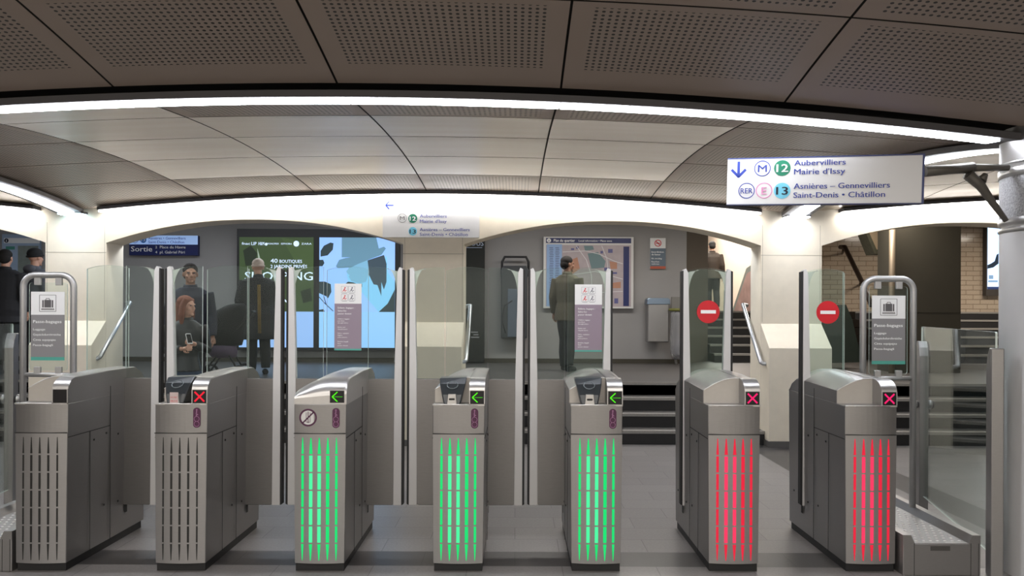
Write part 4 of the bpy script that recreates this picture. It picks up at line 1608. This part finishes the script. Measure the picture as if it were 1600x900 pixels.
tube(bm, [(0, 0, .0), (0, 0, 2.7)], .045, 14)
obj('shaft', bm, mat('brown_steel', srgb(120, 108, 92), .5, .4), o)
bm = new()
tube(bm, [(0, 0, 0), (0, 0, .03)], .08, 14)
obj('base', bm, STEEL, o)


def handrail(label, pts, r, m, ends=(), mats2=None, brackets=()):
    base = Vector(pts[-1])
    t = thing('handrail', label, 'handrail', base)
    bm = new()
    tube(bm, [Vector(p) - base for p in pts], r, 12)
    obj('rail', bm, m, t)
    for a, b in brackets:
        bm = new()
        tube(bm, [Vector(a) - base, (Vector(a) + Vector(b)) / 2 - base - Vector((0, 0, .03)), Vector(b) - base], r * .55, 8)
        obj('bracket', bm, m, t)
    return t


STEEL_H = mat('handrail_steel', (.55, .57, .6, 1), .28, .85)
def rail_at(label, top, d0, bot, d1, side):
    a, b = W(top[0], top[1], d0), W(bot[0], bot[1], d1)
    mid_ = (a + b) / 2
    handrail(label, [a + Vector((side * .07, .03, -.01)), a + Vector((side * .02, .02, .0)), a, mid_, b, b + Vector((side * .02, -.02, -.015)), b + Vector((side * .1, -.03, -.015))], .026, STEEL_H,
             brackets=[(b + Vector((side * .06, -.02, -.02)), b + Vector((side * .12, 0, -.09)))])


rail_at('steel stair handrail on the right flank of the left stone pillar', (203, 473), 10.6, (156, 558), 9.75, -1)
rail_at('steel stair handrail on the right flank of the central stone pillar', (735, 478), 10.6, (728, 563), 9.75, -1)
rail_at('steel stair handrail on the left flank of the right stone pillar', (1161, 476), 10.6, (1189, 566), 9.75, 1)
rail_at('steel stair handrail on the left flank of the central stone pillar', (627, 476), 10.6, (619, 564), 9.75, 1)
handrail('dark wooden handrail running down the tiled stair wall', [W(1313, 386, 16.2), W(1320, 386, 16), W(1347, 441, 15.2), W(1362, 478, 14.8)], .045, mat('dark_rail', srgb(58, 46, 38), .4),
         brackets=[(W(1318, 388, 16.1), W(1316, 396, 16.79)), (W(1345, 440, 15.3), W(1342, 446, 16.79))])
# framed posters climbing the stairwell wall
o = thing('stairwell_poster', 'slanting framed poster on the cream stairwell wall beyond the right pillar', 'poster', (5.47, 19.0, 1.5))


def slab(bm, q, x0, x1, mi=0):
    a = [bm.verts.new((x0, y, z)) for y, z in q]
    b = [bm.verts.new((x1, y, z)) for y, z in q]
    bm.faces.new(a).material_index = mi
    bm.faces.new(b[::-1]).material_index = mi
    for i in range(4):
        bm.faces.new((a[i], b[i], b[(i + 1) % 4], a[(i + 1) % 4])).material_index = mi


bm = new()
slab(bm, [(1.3, .0), (-.1, 1.15), (-1.5, 1.35), (-1.5, 0)], -.03, .03)
obj('frame', bm, mat('poster_frame', srgb(120, 124, 116), .4, .3), o)
bm = new()
slab(bm, [(1.0, .08), (-.15, 1.02), (-1.42, 1.2), (-1.42, .08)], -.034, -.03)
obj('print', bm, mat('poster_red', srgb(140, 112, 104), .5, noise=.6, scale=4), o)


# ------------------------------------------------------------------ people
def remeshed(name, bm, m, parent, vox, smooth=3):
    o = obj(name, bm, m, parent, smooth=True)
    r = o.modifiers.new('remesh', 'REMESH')
    r.mode = 'VOXEL'
    r.voxel_size = vox
    r.use_smooth_shade = True
    s = o.modifiers.new('smooth', 'SMOOTH')
    s.iterations = smooth
    s.factor = .5
    return o


def person(label, loc, yaw, H, jacket, trousers, hair, skin=SKIN, hem=.48, style='short', stride=.0, arms=None, lean=0.0, head_turn=0.0,
           bulk=1.0, shoes=None, hood=False, stripe=None, slim=1.0):
    root_loc = Vector(loc)
    cl, sl = math.cos(lean), math.sin(lean)

    def up(p):
        x, y, z = p
        z -= .52
        return Vector((x * H, (y * cl - z * sl) * H, (.52 + y * sl + z * cl) * H))

    def dn(p):
        return Vector(p) * H
    ht = Matrix.Rotation(head_turn, 3, 'Z')

    def hd(p):  # head-local offset (fractions of H) about the head centre
        q = ht @ Vector(p)
        return up((q.x, q.y - .006, .934 + q.z))
    bm = new()
    tor = [(.47, .08, .058), (.52, .086, .062), (.6, .072, .05), (.7, .084, .056), (.775, .098, .054), (.815, .082, .045), (.84, .036, .034)]
    loft(bm, [(up((0, 0, z)), a * H * slim, b * H) for z, a, b in tor])
    tube(bm, [up((0, .004, .825)), up((0, 0, .9))], [.034 * H, .03 * H])
    # head: skull, jaw, nose, brow, lips, ears
    R3 = Matrix.Rotation(lean, 3, 'X') @ ht
    ell(bm, hd((0, .006, .014)), (.044 * H, .054 * H, .054 * H), 3, R3)
    ell(bm, hd((0, -.014, -.028)), (.034 * H, .038 * H, .040 * H), 3, R3)
    ell(bm, hd((0, -.045, -.056)), (.014 * H, .010 * H, .010 * H), 2, R3)
    tube(bm, [hd((0, -.05, .008)), hd((0, -.060, -.014)), hd((0, -.05, -.022))], [.005 * H, .0085 * H, .009 * H], 8)
    for sx in (-1, 1):
        ell(bm, hd((sx * .018, -.046, .012)), (.016 * H, .006 * H, .005 * H), 2, R3)
        ell(bm, hd((sx * .025, -.036, -.018)), (.012 * H, .012 * H, .012 * H), 2, R3)
        ell(bm, hd((sx * .046, .006, -.006)), (.006 * H, .012 * H, .018 * H), 2, R3)
    ell(bm, hd((0, -.049, -.037)), (.013 * H, .006 * H, .005 * H), 2, R3)
    legs = {}
    for sx in (-1, 1):
        st = stride * sx
        hip, knee, ank = (sx * .046, 0, .5), (sx * .05, -.012 - st * .55 - abs(stride) * .1, .28), (sx * .052, .008 - st, .045 + (.02 if st < 0 else 0))
        legs[sx] = (hip, knee, ank)
        tube(bm, [dn(hip), dn((sx * .049, -.006 - st * .28, .4)), dn(knee), dn(((knee[0] + ank[0]) / 2, (knee[1] + ank[1]) / 2 + .012, .18)), dn(ank)],
             [.05 * H, .046 * H, .033 * H, .033 * H, .021 * H])
        tube(bm, [dn((ank[0], ank[1] + .02, .022)), dn((ank[0], ank[1] - .04, .022)), dn((ank[0] + sx * .006, ank[1] - .1, .014))], [.02 * H, .022 * H, .014 * H], 10)
    arms = arms or {}
    arm = {}
    for sx in (-1, 1):
        el, wr = arms.get(sx, ((sx * .135, .012, .645), (sx * .145, -.03, .5)))
        sh = (sx * .103 * slim, 0, .805)
        arm[sx] = (sh, el, wr)
        S0, E0, W0 = up(sh), up(el), up(wr)
        tube(bm, [S0, (S0 + E0) / 2, E0, (E0 + W0) / 2, W0], [.03 * H, .027 * H, .022 * H, .021 * H, .0145 * H], 10)
        d = (W0 - E0).normalized()
        side = Vector((0, 1, 0)) if abs(d.z) > .6 else Vector((0, 0, 1))
        side = (side - d * side.dot(d)).normalized()
        nrm = d.cross(side).normalized()
        # palm, four unequal bent fingers, thumb from the side of the palm
        tube(bm, [W0, W0 + d * .02 * H, W0 + d * .048 * H], [.014 * H, .021 * H, .02 * H], 8, sq=.6)
        inw = nrm * (1 if nrm.x * sx < 0 else -1)
        for fi, ln in enumerate((.036, .042, .039, .031)):
            b0 = W0 + d * .044 * H + side * (fi - 1.5) * .0105 * H
            tube(bm, [b0, b0 + d * ln * .5 * H + inw * .005 * H, b0 + d * ln * .85 * H + inw * .018 * H], [.0056 * H, .0052 * H, .004 * H], 6)
        t0 = W0 + d * .014 * H - side * .016 * H
        tube(bm, [t0, t0 + d * .018 * H - side * .012 * H + inw * .006 * H, t0 + d * .038 * H - side * .012 * H + inw * .012 * H], [.0075 * H, .0062 * H, .0045 * H], 6)
    body = remeshed('person', bm, skin, None, .0075, 2)
    body.location = root_loc
    body.rotation_euler.z = yaw
    tag(body, label, 'person')
    # eyes and mouth
    for sx in (-1, 1):
        bm = new()
        ell(bm, hd((sx * .018, -.047, .004)), (.0075 * H, .004 * H, .0035 * H), 2, R3)
        obj('eye', bm, INK, body)
    bm = new()
    ell(bm, hd((0, -.054, -.037)), (.011 * H, .002 * H, .002 * H), 1, R3)
    obj('mouth', bm, mat('lip', srgb(140, 84, 80), .5), body)
    # jacket
    bm = new()
    bw = 1.17 * bulk
    rows_ = [(hem, .092, .07)] + [r for r in tor if r[0] > hem + .03][:-1] + [(.842, .05, .045)]
    loft(bm, [(up((0, 0, z)), a * H * bw * slim, b * H * bw) for z, a, b in rows_], 20)
    for sx in (-1, 1):
        sh, el, wr = [up(p) for p in arm[sx]]
        tube(bm, [sh, (sh + el) / 2, el, (el + wr) / 2, el.lerp(wr, .95)], [.043 * H * bulk, .039 * H * bulk, .034 * H * bulk, .031 * H * bulk, .026 * H * bulk], 12)
    remeshed('jacket', bm, jacket, body, .011, 4)
    bm = new()
    tube(bm, [up((0, .004, .83)), up((0, .0, .862))], [.05 * H, .042 * H], 14)
    obj('collar', bm, jacket, body)
    if hood:
        bm = new()
        ell(bm, up((0, .05, .84)), (.06 * H, .036 * H, .036 * H), 2)
        obj('hood', bm, jacket, body)
    if stripe:
        bm = new()
        loft(bm, [(up((.01, .03 + .058 * bulk, z)), .014 * H, .012 * H) for z in (hem + .04, .6, .7, .76)], 10)
        obj('strap', bm, stripe, body)
    # trousers and shoes
    bm = new()
    loft(bm, [(dn((0, 0, z)), a * H * slim, b * H) for z, a, b in ((.45, .088, .068), (.5, .094, .07), (.56, .09, .066))])
    for sx in (-1, 1):
        hip, knee, ank = [dn(p) for p in legs[sx]]
        tube(bm, [hip, (hip + knee) / 2, knee, (knee + ank) / 2 + Vector((0, .012 * H, 0)), ank + Vector((0, 0, -.01 * H))], [.058 * H, .056 * H, .047 * H, .046 * H, .038 * H], 12)
    remeshed('trousers', bm, trousers, body, .011, 4)
    for sx in (-1, 1):
        a = legs[sx][2]
        bm = new()
        tube(bm, [dn((a[0], a[1] + .03, .022)), dn((a[0], a[1] - .03, .024)), dn((a[0] + sx * .006, a[1] - .095, .018)), dn((a[0] + sx * .006, a[1] - .115, .014))],
             [.02 * H, .026 * H, .021 * H, .012 * H], 12)
        obj('shoe', bm, shoes or BLACK, body)
    # hair or hat
    bm = new()
    if style == 'beanie':
        ell(bm, hd((0, .008, .03)), (.052 * H, .062 * H, .050 * H), 3, R3)
        tube(bm, [hd((.05 * math.cos(a), .006 + .06 * math.sin(a), .012 + .008 * -math.sin(a))) for a in lin(0, 2 * PI, 20)], .009 * H, 8)
        obj('beanie', bm, hair, body)
    else:
        ell(bm, hd((0, .012, .028)), (.050 * H, .056 * H, .047 * H), 3, R3)
        ell(bm, hd((0, .03, -.002)), (.046 * H, .04 * H, .045 * H), 3, R3)
        if style == 'long':
            for sx in (-1, 1):
                tube(bm, [hd((sx * .03, -.02, .05)), hd((sx * .048, -.004, .0)), hd((sx * .052, .0, -.06)), hd((sx * .05, .0, -.12))], [.016 * H, .02 * H, .024 * H, .01 * H], 10)
            loft(bm, [(hd((0, .03, z)), a * H, b * H) for z, a, b in ((-.14, .03, .018), (-.1, .055, .03), (-.04, .056, .036), (.02, .05, .036))])
        remeshed('hair', bm, hair, body, .008, 2)
    return body


cloth = lambda n, c, r=.8: mat(n, srgb(*c), r, noise=.2, scale=14)
HAIR_D = cloth('dark_hair', (24, 20, 18), .85)
HAIR_R = cloth('auburn_hair', (116, 66, 46), .8)
NAVYJ = cloth('navy_padded_jacket', (28, 32, 46))
BLKJ = cloth('black_leather', (24, 26, 28), .45)
JEAN = cloth('blue_jeans', (46, 60, 84))
BROWNJ = cloth('khaki_brown_jacket', (78, 70, 54))
DARKT = cloth('dark_trousers', (34, 36, 38))
COATB = cloth('black_coat', (26, 26, 30))
GREYJ = cloth('grey_jacket', (84, 86, 94))


def at(px, py, d, z):
    v = W(px, py, d)
    return (v.x, d, z)


person('man in khaki-brown jacket with dark hair, walking past the neighbourhood map, turned away', at(886, 560, 12.6, .68), R(150), 1.80, BROWNJ, DARKT, HAIR_D, SKIN_T, hem=.44, stride=.06, head_turn=R(-35), bulk=1.12)
person('woman with auburn hair and black leather jacket holding a pale phone, facing right', at(291, 560, 9.55, 0), R(24), 1.78, BLKJ, JEAN, HAIR_R, SKIN, hem=.5, style='long', slim=.92, head_turn=R(52),
       arms={1: ((.13, .0, .64), (.045, -.12, .685)), -1: ((-.13, -.01, .64), (-.03, -.13, .655))})
person('young man in navy padded jacket with short dark hair, standing behind the auburn-haired woman', at(297, 560, 10.2, .34), R(18), 1.86, NAVYJ, DARKT, HAIR_D, SKIN_T, hem=.47, bulk=1.15, head_turn=R(10))
person('person in long dark coat and pale beanie, back turned, before the green poster', at(404, 560, 11.75, .68), R(205), 1.69, COATB, DARKT, cloth('pale_knit', (224, 212, 200)), SKIN, hem=.3, style='beanie', bulk=1.45, stride=.05, lean=R(8),
       arms={1: ((.15, -.02, .64), (.14, -.14, .6)), -1: ((-.15, -.02, .64), (-.14, -.14, .6))}, stripe=cloth('ochre_strap', (120, 96, 40)))
person('person in black coat with dark hair at the far left, back turned', at(8, 560, 11.4, .68), R(190), 1.78, COATB, DARKT, HAIR_D, SKIN, hem=.42, bulk=1.2)
person('person in black beanie and grey-shouldered jacket at the far left, back turned', at(54, 560, 11.8, .68), R(160), 1.82, GREYJ, DARKT, cloth('black_knit', (20, 20, 22)), SKIN, hem=.46, style='beanie', bulk=1.15, hood=True)
person('person in brown-black jacket climbing the far stairwell, back turned', at(1113, 560, 18.6, 1.64), R(175), 1.62, cloth('dark_brown_jacket', (48, 38, 28)), DARKT, HAIR_D, SKIN, hem=.46, bulk=1.2, stride=.05, lean=R(8))

# phone in the woman's hand
wx, wy, wz = at(291, 560, 9.55, 0)
pv = Matrix.Rotation(R(24), 3, 'Z') @ Vector((.012, -.165, .722)) * 1.78
o = thing('phone', 'pale phone held up by the auburn-haired woman', 'phone', (wx + pv.x, wy + pv.y, wz + pv.z))
o.rotation_euler = (R(-25), 0, R(50))
bm = new()
poly(bm, rrect(-.032, .032, -.065, .065, .01), -.004, .008)
obj('phone_body', bm, WHITE, o)
bm = new()
poly(bm, rrect(-.028, .028, -.055, .055, .004), -.0052, .001)
obj('phone_screen', bm, SCREEN, o)
# pushchair
o = thing('pushchair', 'black hooded pushchair with purple blanket in front of the coated person', 'pushchair', at(354, 575, 10.85, .68), R(8))
bm = new()
for f0, f1, f2 in ((-.26, .52, .74),):
    loft(bm, [((.0, 0, .46), .2, .22), ((-.02, 0, .6), .26, .27), ((.0, 0, .78), .27, .27), ((.06, 0, .92), .22, .22), ((.12, 0, 1.0), .13, .14), ((.17, 0, 1.03), .05, .06)], 18)
obj('hood', bm, cloth('black_canvas', (20, 20, 22), .9), o)
bm = new()
for sy in (-.18, .18):
    tube(bm, [(-.25, sy, .1), (.0, sy, .46), (.3, sy, .86), (.34, sy, .92)], .012, 8)
    tube(bm, [(.2, sy, .1), (.0, sy, .46)], .012, 8)
tube(bm, [(.34, -.18, .92), (.34, .18, .92)], .014, 8)
obj('frame', bm, BLACK, o)
for x in (-.25, .2):
    for sy in (-.2, .2):
        bm = new()
        g = [(x + .085 * math.cos(a), sy, .1 + .085 * math.sin(a)) for a in lin(0, 2 * PI, 20)]
        tube(bm, g, .018, 8)
        tube(bm, [(x, sy - .02, .1), (x, sy + .02, .1)], .02, 8)
        for a in (0, 60, 120):
            c_, s_ = math.cos(R(a)) * .08, math.sin(R(a)) * .08
            tube(bm, [(x - c_, sy, .1 - s_), (x + c_, sy, .1 + s_)], .006, 6)
        obj('wheel', bm, BLACK, o)
bm = new()
loft(bm, [((-.02, -.05, .3), .16, .14), ((-.04, -.08, .38), .2, .18), ((-.02, -.08, .46), .16, .16), ((0, -.06, .5), .06, .06)], 14)
obj('blanket', bm, cloth('purple_blanket', (96, 82, 104)), o)
